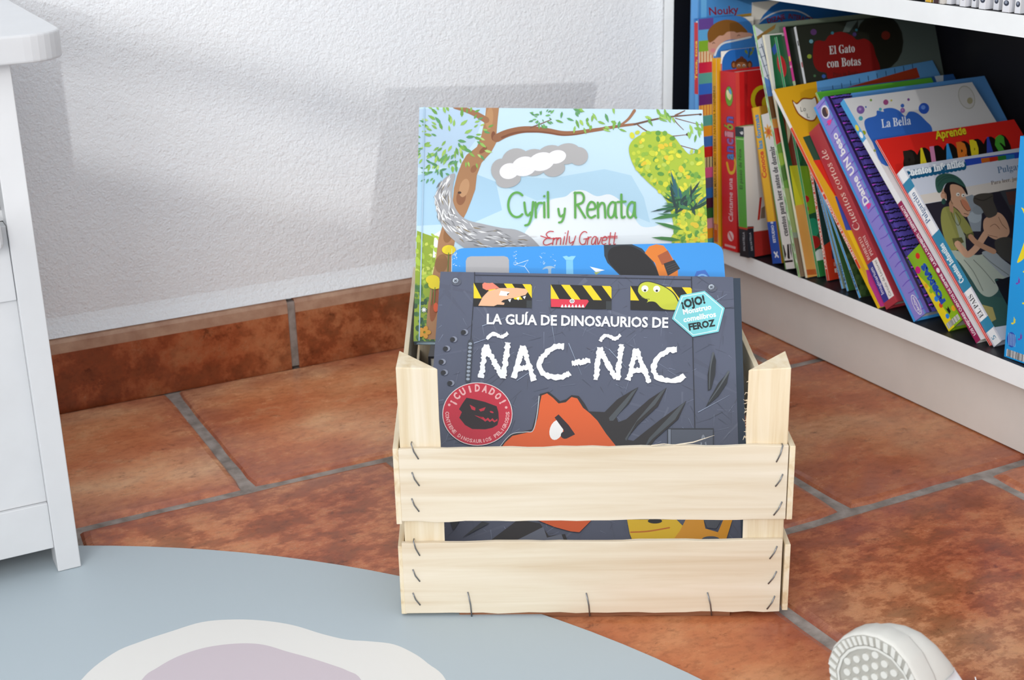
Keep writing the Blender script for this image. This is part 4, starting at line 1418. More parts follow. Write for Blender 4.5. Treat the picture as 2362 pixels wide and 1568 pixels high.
def shelf_book(k, name, label, front, spine=None, back=None, **kw):
    x, yn, lean, th, h, w = SH[k]
    B[k] = book(name, label, MAT[k], w, h, th, front, spine, back, key=k, group=G, **kw)


shelf_book('nouky', 'picture_book', 'tall light blue book with maroon name, standing furthest back beside the white bookcase side', '#4f92d0', '#57a3e6', art=on('a',
    ('poly', [(380, -40), (430, -40), (430, 1500), (380, 1500)], '#6db4e8'),
    ('poly', [(700, 135), (1070, 88), (1500, 60), (1500, 700), (700, 700)], '#b38d34'),
    ('text', 'Nouky', (455, 138), (722, 118), 70, '#8a2438', .02)))
shelf_book('arch', 'board_book', 'blue arch-topped book with red curved lettering behind the boy-face book', '#2f78c4', '#e8e6e0', round_r=.06, hard=False, art=on('a',
    ('stroke', [(880, 230), (960, 160), (1060, 110), (1160, 92), (1270, 105), (1370, 160), (1420, 230)], 12, '#e9e9ea'),
    ('text', 'DIZAJE', (985, 212), (1145, 168), 44, '#8f2a30', .03), ('text', 'INTERACTIVO', (1168, 166), (1440, 214), 44, '#8f2a30', .03)))

STR = ['#6a4a9a', '#62aee0', '#86b531', '#e8d2a8', '#c81e45', '#4f9f96', '#1f66c9', '#5a1f6e', '#e6b24a', '#4f9f96', '#e0941c', '#2f6cb8', '#c01818', '#c9b98a', '#d8588c', '#5d5a7c', '#2f6cb8', '#4a1838', '#2d6a34', '#d89aa8', '#e0941c', '#4f9f96']


def art_toca(mk):
    c = mk('mm')
    for i, col in enumerate(STR):
        c.rect(0, 288.5 - 13.3 * (i + 1), 22, 288.5 - 13.3 * i, col)
        if col in ('#e8d2a8', '#e6b24a', '#c9b98a'):
            for j in range(5):
                c.rect(2 + 4.4 * j, 288.5 - 13.3 * (i + 1), 3.6 + 4.4 * j, 288.5 - 13.3 * i, '#c8703c' if i < 10 else '#4a3a30')
    a = mk('a')
    a.k = c.k
    a.poly(smooth_closed([(455, 485), (445, 380), (500, 320), (620, 280), (740, 290), (830, 300), (840, 325), (740, 350), (620, 362), (560, 400), (530, 450), (500, 490)]), '#d8a48c')
    a.poly(smooth_closed([(450, 380), (440, 290), (500, 215), (600, 178), (700, 195), (770, 250), (800, 292), (740, 290), (700, 296), (680, 285), (620, 288), (580, 320), (540, 325), (490, 370)]), '#8c5c28')
    a.stroke([(484, 394), (494, 384), (505, 392)], 5, '#3a2418')
    a.stroke([(708, 326), (720, 316), (732, 322)], 5, '#3a2418')
    a.ell(490, 455, 26, 18, '#dc8c90')
    a.stroke([(505, 500), (530, 440), (580, 392), (680, 368), (830, 335)], 16, '#e9ecee')


shelf_book('toca', 'board_book', 'board book with rainbow striped edge and brown-haired boy face on its cover', '#4284cc', '#5aa6e8', round_r=.034, round_spine=False, art=art_toca, spine_art=sp(
    ('rect', 196, 1.5, 284, 9.5, '#c9202c'), ('text', 'Toca, toca', (214, 3.4), (262, 3.4), 5, '#f2d030', .02), ('rect', 118, 1.5, 150, 9.5, '#7fbf3a'), ('text', '2', (126, 3.5), (130, 3.5), 4, '#ffffff')))
shelf_book('yellow', 'poetry_book', 'thin yellow-spined book between striped board book and thick red songbook', '#e8ac1c', '#f2b41e', hard=False, spine_art=sp(
    ('text', 'ANA MARIA ROMERO YEBRA / NATASHA ROSENBERG', (64, 2.8), (206, 2.8), 4.4, '#4a3a14', .01), ('rect', 6, .4, 30, 9.2, '#d2601e'), ('text', '250', (22, 3), (29, 3), 4, '#f6e6b0')))


def art_monkey(mk):
    c = mk('a')
    c.stroke([(822, 330), (825, 420), (812, 520)], 8, '#2f4a2c')
    for x, y, r_ in ((790, 470, 60), (835, 480, 115), (850, 440, 80)):
        c.leaf(x, y, 26, 11, r_, '#7a8a3a', 1)
    for x in (676, 820):
        c.ell(x, 585, 24, 36, '#5a2f18')
        c.ell(x, 588, 14, 22, '#a8683c')
    c.ell(745, 580, 62, 58, '#6b3a1c')
    c.ell(745, 600, 50, 40, '#a8683c')
    c.stroke([(735, 540), (740, 515), (760, 520)], 12, '#6b3a1c')
    for x in (722, 768):
        c.ell(x, 592, 12, 12, '#e9e2d8')
        c.ell(x, 595, 7, 8, '#1d1612')


shelf_book('monkey', 'board_book', 'thin blue book with rounded corner and brown monkey behind the red songbook', '#2a70c4', '#d8302c', '#e8e6e0', round_r=.016, hard=False, art=art_monkey)


def spine_cancion(c):
    c.text('Cántame una', (38, 9), (94, 9), 9, '#e2ccd0', .01, 'sans')
    cols = ['#7a4aa8', '#d8a0c8', '#8fa83a', '#7a4aa8', '#9a4a8a', '#4a7ac8']
    c.stroke([(112, 20), (101, 15), (103, 6), (114, 2.5), (120, 5)], 4, '#e0b41c')
    for i, (ch, col) in enumerate(zip('anción', ['#4a86c8', '#6a5ab8', '#9a6ab0', '#d890a0', '#8fa83a', '#6a5ab8'])):
        c.text(ch, (117 + i * 9.2, 6.3), (125.5 + i * 9.2, 6.3), 19, '#3a2a3c', .06)
        c.text(ch, (117.4 + i * 9.2, 6.8), (125.1 + i * 9.2, 6.8), 18, col, .03)
    c.ell(196, 14, 13, 8.5, '#8a1a1c')
    c.ell(196, 14, 12, 7.6, '#6aa832')
    c.ell(198, 16, 6, 3.2, '#efe6b8', 20)
    c.ell(196, 12, 5, 3, '#e8dc9a', -20)
    c.ell(202, 11.5, 4, 2, '#5aa0d8', 30)
    c.ell(19, 14, 6.5, 6.5, '#e9c6c8')
    c.stroke([(15, 11), (19, 14), (23, 17)], 2, '#d31f26')
    for i in range(9):
        c.rect(4, 4 + i * 2.6, 7, 5.9 + i * 2.6, '#e9c6c8')


shelf_book('red', 'songbook', 'thick red songbook with multicoloured title down its spine', '#cf1d20', '#d42128', spine_art=spine_cancion, art=on('a',
    ('poly', [(690, 600), (725, 600), (735, 1150), (700, 1150)], '#e04a40'), ('poly', [(770, 600), (800, 600), (800, 1150), (775, 1150)], '#a8161a'),  # strips paint a ribbon highlight into the red cover
    ('ell', 935, 900, 105, 130, '#d8c41c'), ('ell', 950, 905, 84, 104, '#8f1a1c'), ('ell', 990, 930, 60, 70, '#d8c41c')))
shelf_book('green', 'storybook', 'small light green book with dark base, standing before the thick red songbook', '#d8d5d0', '#55a434', '#55a434', hard=False, art=on('c',
    ('poly', [(660, 1130), (960, 1090), (960, 1400), (660, 1400)], '#a82a26'), ('poly', [(832, 806), (852, 800), (832, 1006), (812, 1010)], '#b82c22'),
    ('poly', [(848, 900), (880, 880), (882, 990), (838, 996)], '#8a7a6a'), ('poly', [(640, 1072), (776, 1064), (792, 1390), (640, 1390)], '#1f232c'), ('stroke', [(700, 1082), (776, 1076)], 10, '#b83a22'),
    ('text', 'SALVATELLA', (770, 1285), (752, 1120), 16, '#c9cdd4')), spine_art=sp(
    ('rect', 0, 0, 38, 18, '#1f232c'), ('rect', 35.5, 0, 38, 18, '#b83a22'), ('rect', 151, 0, 163, 18, '#1f2f38'), ('text', '6', (154, 2), (158, 2), 6, '#ffffff', .02), ('rect', 147.5, 1, 149, 16, '#a9d08c'),
    ('text', 'El paseo de Nina', (86, 7), (136, 7), 6.2, '#23401c', .01), ('text', 'SALVATELLA', (8, 6.5), (32, 6.5), 4, '#c9cdd4')))
shelf_book('conoce', 'picture_book', 'yellow-spined shapes book with blue foot beside the small green book', '#c08a26', '#f0b81e', art=on('a', ('poly', [(880, 1080), (1300, 1010), (1300, 1500), (900, 1500)], '#e6e3de')), spine_art=sp(
    ('rect', 0, 0, 52, 18, '#2450ac'), ('text', 'Conoce', (106, 6), (139, 6), 9, '#d84a1c', .04), ('text', 'las formas', (142, 6), (184, 6), 9, '#4a96c8', .04), ('text', 'ESTUDIO 8', (26, 6), (52, 6), 5, '#e9edf4', .03), ('stroke', [(8, 5), (14, 12)], 2.4, '#e9edf4'), ('stroke', [(8, 11), (14, 6)], 2, '#e9edf4')))


def spine_dormir(c):
    c.text('cuentos para leer antes de dormir', (40, 5), (150, 5), 9.5, '#20242e', .02, 'serif')
    for k in range(8):
        c.leaf(168 + 5 * math.cos(R(45 * k)), 11 + 5 * math.sin(R(45 * k)), 5, 2, 45 * k, '#e8a01c')
    c.k += 1
    c.ell(168, 11, 3.6, 3.6, '#d8601c')
    c.rect(8, 4, 30, 20, '#e6e4e0')
    c.poly([(12, 19), (30, 19), (30, 17), (18, 15)], '#15161a')
    c.poly([(12, 12), (14, 13.5), (30, 10), (30, 6.5), (12, 9)], '#15161a')
    c.poly([(12, 4.5), (30, 3), (30, 5), (20, 6)], '#15161a')
    c.rect(8, 4, 10.5, 20, '#15161a')


shelf_book('white', 'storybook', 'white-spined bedtime storybook with orange flower and black logo at its foot', '#63904c', '#e9e7e3', spine_art=spine_dormir)
shelf_book('ragged', 'picture_book', 'tall thin book with worn pale green spine and rope ladder cover', '#7f8c78', '#9ed08c', hard=False, art=on('a',
    ('poly', [(850, 225), (960, 300), (1010, 480), (1060, 860), (960, 860), (900, 480)], '#c6ccd2'), ('poly', [(870, 340), (960, 280), (1060, 215), (1045, 260), (950, 320), (880, 372)], '#8a6a34'),
    ('stroke', [(880, 380), (960, 620), (1020, 800)], 7, '#3a4a6a'), ('stroke', [(925, 400), (990, 600), (1050, 780)], 7, '#3a4a6a'), ('stroke', [(890, 440), (940, 420)], 6, '#3a4a6a'), ('stroke', [(915, 520), (965, 500)], 6, '#3a4a6a'), ('stroke', [(945, 600), (990, 580)], 6, '#3a4a6a'), ('stroke', [(970, 690), (1010, 670)], 6, '#3a4a6a'),
    ('poly', [(930, 680), (1020, 740), (1040, 870), (960, 870)], '#4a78b4'), ('poly', [(960, 880), (1060, 860), (1090, 1050), (1000, 1080)], '#6a4420'), ('poly', [(1000, 1080), (1080, 1070), (1100, 1160), (1020, 1150)], '#c98a3a'),
    ('poly', [(1040, 1160), (1110, 1150), (1130, 1260), (1060, 1310)], '#b82c1c'), ('poly', [(1050, 1320), (1160, 1260), (1260, 1700), (1100, 1700)], '#5a8a30'),
    ('ell', 1140, 1560, 50, 80, '#3f6a26', 20), ('ell', 1100, 1440, 50, 60, '#8aa83a', 20), ('poly', [(1120, 1700), (1260, 1700), (1300, 2100), (1180, 2100)], '#8a9a5c'), ('poly', [(1190, 2150), (1320, 2150), (1350, 2500), (1200, 2500)], '#76604a')), spine_art=sp(
    *[('ell', 20 + 13.7 * i, 2 + (i % 3) * .8, 3 + (i * 7 % 5), .9 + (i % 2) * .5, '#e6eade', 10) for i in range(21)], *[('ell', 9 + 27 * i, 2.2, 6, .7, '#5f8a4c', 0) for i in range(11)]))
shelf_book('cream', 'picture_book', 'thin cream-spined book with parrot cover right of the worn green spine', '#d4d4cc', '#ece6c8', hard=False, art=on('a',
    ('poly', [(1000, 320), (1110, 310), (1400, 1900), (1180, 1900)], '#1f5c38'), ('poly', [(1020, 440), (1070, 360), (1090, 440), (1040, 500)], '#2a4a9a'), ('ell', 1100, 580, 30, 90, '#b8242c', -10),
    ('poly', [(1100, 950), (1160, 1000), (1300, 1500), (1220, 1560)], '#7a2c1c'), ('poly', [(1140, 1050), (1170, 1060), (1190, 1200), (1170, 1300)], '#e0d8b8'), ('poly', [(1180, 1500), (1290, 1490), (1330, 1900), (1240, 1900)], '#c8c42a'), ('poly', [(1230, 1860), (1330, 1840), (1500, 2600), (1330, 2600)], '#d89a4c'), ('poly', [(1290, 2440), (1440, 2430), (1440, 2480), (1300, 2490)], '#b85a24')))
shelf_book('greenp', 'picture_book', 'thin dark green jungle book right of the cream spine', '#1f5a38', '#339a60', hard=False, art=on('a',
    ('ell', 1110, 600, 40, 100, '#b02a2c', -10), ('poly', [(1080, 900), (1180, 900), (1280, 1300), (1180, 1400)], '#7a3420'), ('ell', 1230, 1420, 60, 90, '#2a7a4a'), ('poly', [(1240, 1500), (1400, 1500), (1470, 1900), (1320, 1950)], '#7fb02c'),
    ('ell', 1330, 1800, 30, 32, '#c8242c'), ('ell', 1320, 1890, 34, 34, '#c8242c'), ('ell', 1390, 2060, 60, 90, '#2a9a70'), ('ell', 1400, 2190, 60, 60, '#a8201c'), ('ell', 1460, 2330, 60, 80, '#d9e0dc'), ('poly', [(1330, 2380), (1700, 2300), (1700, 2600), (1400, 2600)], '#2a7a3c')))
shelf_book('pink', 'picture_book', 'thin book with pink-topped spine beside the black fairy-tale cover', '#141c12', '#b6c79a', hard=False, spine_art=sp(
    ('rect', 238, 0, 303, 4.5, '#d63e92'), ('rect', 262, 1, 268, 3.5, '#f0d030'), ('text', '5', (254, 1.5), (257, 1.5), 3, '#ffffff'), ('rect', 120, 0, 200, 4.5, '#d8a83a'), ('rect', 60, 0, 118, 4.5, '#4a2c24')))
shelf_book('gato', 'storybook', 'large thin fairy-tale book with dark cover, red cloud and white title', '#2b2e28', '#dfe2e6', hard=False, art=on('a',  # cover inks darkened to carry the shade inside the shelf
    ('poly', [(1800, 120), (2800, 0), (2800, 900), (1800, 900)], '#5c6862'), ('poly', [(1700, 200), (1800, 180), (1720, 290), (1660, 290)], '#5c6862'), ('ell', 1990, 380, 220, 260, '#24241c'), ('poly', [(1240, 200), (1690, 180), (1660, 300), (1500, 800), (1300, 800)], '#2a2d25'),
    ('poly', smooth_closed([(1400, 400), (1440, 366), (1500, 370), (1540, 320), (1640, 286), (1740, 320), (1790, 360), (1860, 350), (1930, 400), (1960, 500), (2000, 620), (1960, 730), (1700, 720), (1540, 720), (1510, 660), (1440, 640), (1395, 560)]), '#7c1816'),
    *[('ell', x, y, r_, r_, col) for x, y, r_, col in ((1398, 290, 28, '#5a3a6a'), (1376, 374, 18, '#6a9aa8'), (1568, 298, 14, '#3a7a8a'), (1360, 510, 20, '#8a9a3a'), (1248, 524, 20, '#8a9a3a'), (1490, 690, 18, '#3a5aa0'), (1408, 685, 12, '#4a6a4a'), (1768, 310, 18, '#4a3a6a'), (1785, 270, 12, '#3a7a8a'), (2050, 320, 40, '#7a2c20'))],
    ('text', 'El Gato', (1542, 492), (1772, 470), 76, '#c9cdcc', .0, 'serif'), ('text', 'con Botas', (1522, 612), (1826, 588), 78, '#c9cdcc', .0, 'serif'), ('text', 'Puss in Boots', (1575, 695), (1800, 672), 40, '#4a1a1a', .0, 'serif')), spine_art=sp(
    *[('rect', 20 + 26 * i, .4, 26 + 26 * i, 2.2, '#b8242c' if i % 2 else '#3a3c44') for i in range(11)]))
shelf_book('mar', 'storybook', 'thin red-spined storybook with dark teal cover and red foot', '#24403e', '#d63c28', hard=False, spine_art=sp(('text', 'LAS MARAVILLAS DEL PAIS DE LAS HADAS', (14, 1.1), (158, 1.1), 2.9, '#f6eee6', .03)), art=on('c',
    ('poly', [(1370, 1270), (1470, 1200), (1540, 1190), (1800, 1400), (1800, 1700), (1380, 1700)], '#cf3a20'), ('poly', [(1480, 1280), (1590, 1270), (1600, 1360), (1490, 1360)], '#1f2c5a'), ('text', 'EL', (1505, 1425), (1570, 1418), 34, '#e8a090', .02), ('text', 'ES', (1512, 1482), (1580, 1474), 34, '#f2ece6', .03)))
shelf_book('kirrin', 'paperback', 'thin light blue island adventure paperback, leftmost of the three light blue spines', '#8a9a8a', '#41a8ec', hard=False, spine_art=sp(('text', 'Aventura en la isla de Kirrin', (70, .6), (142, .6), 2.4, '#1a3a6a', .0, 'serif'), ('text', 'EL BARCO', (10, .6), (30, .6), 2.2, '#1a3a6a', .02)))
shelf_book('blue2', 'paperback', 'thin light blue paperback, middle of the three light blue spines', '#3f6a3a', '#41a8ec', hard=False, spine_art=sp(('text', '5 BLYTON', (8, .6), (34, .6), 2.4, '#1a3a6a', .04)))
shelf_book('blue3', 'paperback', 'light blue-spined paperback with dark green scaly cover, rightmost of the light blue three', '#2f4a28', '#41a8ec', hard=False, art=on('d',
    *[('ell', 210 + 36 * (i % 7) + (18 if (i // 7) % 2 else 0), 680 + 44 * (i // 7), 20, 24, ['#3d5a32', '#26401f', '#4a6638'][i % 3]) for i in range(70)], ('rect', 378, 1015, 412, 1052, '#d9dcd6'), *[('rect', 380 + 4 * i, 1018, 382 + 4 * i, 1050, '#1c1c1c') for i in range(8)], ('ell', 370, 985, 16, 12, '#8a3a34')), spine_art=sp(('text', '5 BLYTON', (8, .8), (34, .8), 2.6, '#1a3a6a', .04)))
shelf_book('hist', 'picture_book', 'orange-spined book with mustard cover and pale cat outline', '#d6a01c', '#e84a1e', hard=False, art=on('a',
    ('poly', [(1420, 700), (3000, 300), (3000, 1500), (1640, 1500), (1470, 1100), (1440, 900)], '#5f9cd4'), ('poly', [(1560, 830), (2330, 610), (2360, 700), (1750, 860)], '#a23a20'),
    *[('stroke', [(1575 + 80 * i, 815 - 22 * i), (1570 + 80 * i, 775 - 22 * i)], 6, '#1f2a4a') for i in range(10)],
    ('poly', [(1300, 1240), (1480, 1190), (1900, 1150), (1900, 1460), (1400, 1450)], '#1f4a36'), ('poly', [(1395, 1450), (1900, 1400), (2100, 1780), (1590, 1770)], '#cc2a18'),
    ('poly', [(1590, 1775), (2100, 1750), (2200, 2080), (1690, 2080)], '#2f4a9c'), ('poly', [(1700, 2085), (2300, 2060), (2400, 2430), (1870, 2440)], '#e6c01e'), ('poly', [(1870, 2440), (2400, 2420), (2500, 2800), (1950, 2800)], '#b4327a'),
    ('poly', smooth_closed([(1203, 903), (1245, 930), (1300, 885), (1380, 888), (1420, 876), (1440, 1000), (1410, 1090), (1340, 1090), (1262, 1040), (1224, 975)]), '#8a4418'),
    ('poly', smooth_closed([(1213, 918), (1248, 944), (1302, 899), (1378, 900), (1412, 890), (1430, 1000), (1402, 1078), (1342, 1078), (1270, 1030), (1234, 970)]), '#e4ddd0'),
    ('text', 'Lo', (1282, 1010), (1330, 1004), 44, '#4a4a44'), ('text', 'L', (1340, 1066), (1362, 1064), 40, '#4a4a44')), spine_art=sp(
    ('rect', 0, 0, 50, 4.8, '#f0c41e'), ('rect', 236, 0, 288, 4.8, '#f2f0ec'), ('text', 'HISTORIAS DE COLORES   5', (62, 1.2), (150, 1.2), 3, '#fbeee6', .03)))
shelf_book('cortos', 'storybook', 'crimson-spined short story book with blue and white labels at its foot', '#b63c48', '#b03845', spine_art=sp(
    ('rect', 8, 11, 56, 21, '#2c3c94'), ('rect', 8, .8, 56, 11, '#f2f0ee'), ('text', 'Imaginarium', (17, 14), (50, 14), 5.4, '#dfe4f6', .01), ('text', 'Círculo de Lectores', (10, 4.2), (54, 4.2), 4.2, '#2a2c34', .0),
    ('text', 'ROBERTO', (59, 12), (88, 12), 5, '#e8c6c4', .0, 'serif'), ('text', 'PIUMINI', (61, 4.5), (86, 4.5), 5, '#e8c6c4', .0, 'serif'), ('text', 'Cuentos cortos de', (96, 7), (200, 7), 10.5, '#ecd0c8', .0, 'ital')))


shelf_book('azul', 'picture_book', 'thin dark blue book showing only its worn top corner behind the green cover', '#2c5a98', '#2c5a98', hard=False, art=on('b', ('poly', [(1060, 640), (1160, 630), (1160, 760), (1100, 740)], '#b8c4d0')))
shelf_book('verde', 'picture_book', 'thin bright green book with dark blue lettering behind the violet padded book', '#58a838', '#58a838', hard=False, art=on('b',
    *[('rect', 185 + 42 * i, 868 - 6.0 * i, 212 + 42 * i, 886 - 6.0 * i, '#1f2f6a') for i in range(6)], *[('rect', 580 + 40 * i, 812 - 5.0 * i, 606 + 40 * i, 830 - 5.0 * i, '#1f2f6a') for i in range(6)]))


def stripes_dame(mk):
    c = mk('mm')
    rn = random.Random(4)
    c.rect(37, -5, 300, 300, '#5a94d2')
    for i in range(26):
        c.poly([(rn.uniform(45, 240) + q_, 150 + (i * 37) % 125 + p) for q_, p in ((0, 0), (1.6, .3), (.8, 1.8))], '#2a3a5a')
    c.rect(0, -5, 37, 300, '#5d4fa8')
    c.rect(5, -5, 8.5, 300, '#221a3a')
    c.rect(8.5, -5, 12, 300, '#4a3e8c')
    for i in range(24):
        a = 6 + 11.6 * i
        for d_ in (0, 3.8):
            pts = [(9 + 1.4 * k, a + d_ + rn.uniform(-.9, .9)) for k in range(22)]
            c.stroke(pts, 1.7, '#181428', cap=False, up=0, smooth=False)
        c.k += 1
        c.stroke([(9, a + 2), (14, a + 2.4)], 2, '#b048c8', w1=.5)


def spine_dame(c):
    rn = random.Random(6)
    for i in range(24):
        a = 6 + 11.6 * i
        c.stroke([(a, 0), (a + rn.uniform(-1, 1), 6), (a + rn.uniform(-1.5, 1.5), rn.uniform(9, 17))], 1.3, '#6a4fc0', w1=.7)
    c.rect(0, 19.5, 277, 23, '#3f9fe8')
    c.text('Dame UN beso', (142, 6.5), (234, 6.5), 9.5, '#f6f4fa', .03)
    for a in (136, 246):
        c.text('\u2665', (a, 6), (a + 6, 6), 6, '#e8409a')
    c.ell(14, 8, 12, 5, '#f2f0fa')
    c.ell(14, 8, 11, 4.2, '#8a80d2')
    c.text('LibroDivo', (5, 6.5), (23, 6.5), 3.6, '#f6f4fa', .02)
    c.ell(262, 8.5, 8, 7, '#e6e2ee')
    c.ell(262, 9, 6, 5.2, '#3a2430')
    c.stroke([(259, 6), (264, 5)], 2.4, '#a87a5c')


shelf_book('dame', 'picture_book', 'violet padded book with black wavy stripes and white handwritten title', '#5a94d2', '#9088da', '#3f9fe8', art=stripes_dame, spine_art=spine_dame)


def spine_formas(c):
    c.poly([(0, 25), (0, 14), (10, 13.5), (30, 15.5), (55, 18.5), (74, 25)], '#f0d81c')
    for a, b, r_, col in ((76, 21, 4.2, '#d8247a'), (88, 11, 3.4, '#dc2c20'), (56, 21.5, 2.6, '#ecac20'), (48, 19, 2.8, '#8dbb1e'), (37, 17.8, 3.1, '#2a8ae0'), (28, 16.5, 2.8, '#dc4a24'), (14, 15.8, 2.8, '#2a8ae0'), (16, 2.5, 3.2, '#ecac20'), (64, 24.5, 2.2, '#f0d81c')):
        c.ell(a, b, r_, r_, col)
    c.text('FORMAS', (28, 7.6), (77, 7.2), 7.2, '#1c50b4', .09)
    c.poly([(14, 12), (15.5, 8), (22, 8), (20, 11), (23, 12.5), (16, 12)], '#14181c')
    c.rect(2.2, 1.5, 8.4, 23.5, '#f0f2ea')
    rn = random.Random(2)
    b = 2.2
    while b < 23:
        w_ = rn.choice([.3, .5, .8])
        c.rect(2.2, b, 8.4, b + w_, '#1a1c1a')
        b += w_ + rn.choice([.35, .5, .7])


shelf_book('formas', 'board_book', 'small chunky green and yellow shapes board book with coloured dots', '#8dbb1e', '#8dbb1e', spine_art=spine_formas, hard=True)
shelf_book('bella', 'storybook', 'grey fairy-tale book with blue cloud title and white-and-maroon spine', '#d3d2d2', '#f2f3f4', hard=False, art=on('b',
    ('poly', smooth_closed([(445, 1110), (470, 1070), (550, 1045), (560, 1000), (620, 1010), (620, 985), (690, 975), (760, 1000), (815, 1050), (850, 1010), (920, 1020), (1000, 1090), (1060, 1180), (1000, 1400), (640, 1500), (520, 1290), (470, 1200)]), '#3565b8'),
    *[('ell', x, y, r_, r_ * 1.05, col) for x, y, r_, col in ((412, 992, 36, '#7a5a9a'), (640, 924, 24, '#9a4a7a'), (790, 955, 17, '#3a62b0'), (792, 998, 22, '#8a5a9a'), (984, 980, 48, '#2f58b8'), (845, 900, 12, '#7a4a8a'), (413, 1070, 20, '#4fa0b0'), (440, 1200, 20, '#9aa82a'), (505, 905, 11, '#7a9a4a'), (590, 988, 14, '#4fa0b0'), (690, 908, 9, '#b8b04a'), (459, 967, 8, '#4a6ab0'), (540, 1360, 12, '#8a9a5a'))],
    *[('ell', x, y, r_ * .5, r_ * .5, col) for x, y, r_, col in ((406, 986, 26, '#a58ac0'), (978, 970, 40, '#6a90dc'), (790, 994, 14, '#b088b8'))],
    ('ell', 1370, 880, 72, 110, '#a9a79a', -20), ('ell', 1370, 880, 66, 102, '#cccac8', -20), ('ell', 1400, 910, 26, 30, '#a8a080'),
    ('text', 'La Bella', (604, 1156), (868, 1124), 78, '#dfe6f2', .0, 'serif')), spine_art=sp(
    ('rect', 0, 0, 178, 8, '#9c2456'), ('rect', 262, 0, 318, 8, '#4aa4dc'), ('ell', 280, 4, 4, 2.6, '#e8d83a'), ('ell', 270, 4, 4, 2.6, '#f6f6f6'),
    ('text', 'LOS MEJORES CUENTOS DE SIEMPRE', (8, 2.2), (84, 2.2), 3.6, '#f6e8ee', .03), ('ell', 89, 4, 3, 2.4, '#f6e8ee'), ('text', 'LA BELLA DURMIENTE · SLEEPING BEAUTY', (95, 2), (174, 2), 4, '#f6e8ee', .03)))


def art_aprende(mk):
    c = mk('b')
    cols = ['#2a2420', '#e6d22a', '#d88ab0', '#3f9ae0', '#e07a2a', '#e6d22a', '#3a4ab0', '#4fa83a']
    xs = (880, 1000, 1120, 1235, 1360, 1480, 1600, 1700)
    for i, x in enumerate(xs):
        y = 1520 - (x - 850) * .165
        c.ell(x, y, 80, 165, '#1b1612', -8)
    for i, (ch, x) in enumerate(zip('PALABRAS', xs)):
        y = 1620 - (x - 850) * .165
        c.text(ch, (x - 50, y), (x + 46, y - 14), 235, cols[i], .06)
    c.text('Aprende', (1090, 1262), (1372, 1212), 82, '#8a3a14', .06)
    c.text('Aprende', (1092, 1258), (1370, 1209), 78, '#e6d22a', .03)


shelf_book('aprende', 'workbook', 'thin bright red learning workbook with yellow title behind the white storybook', '#dc2820', '#e03a2c', hard=False, art=art_aprende)


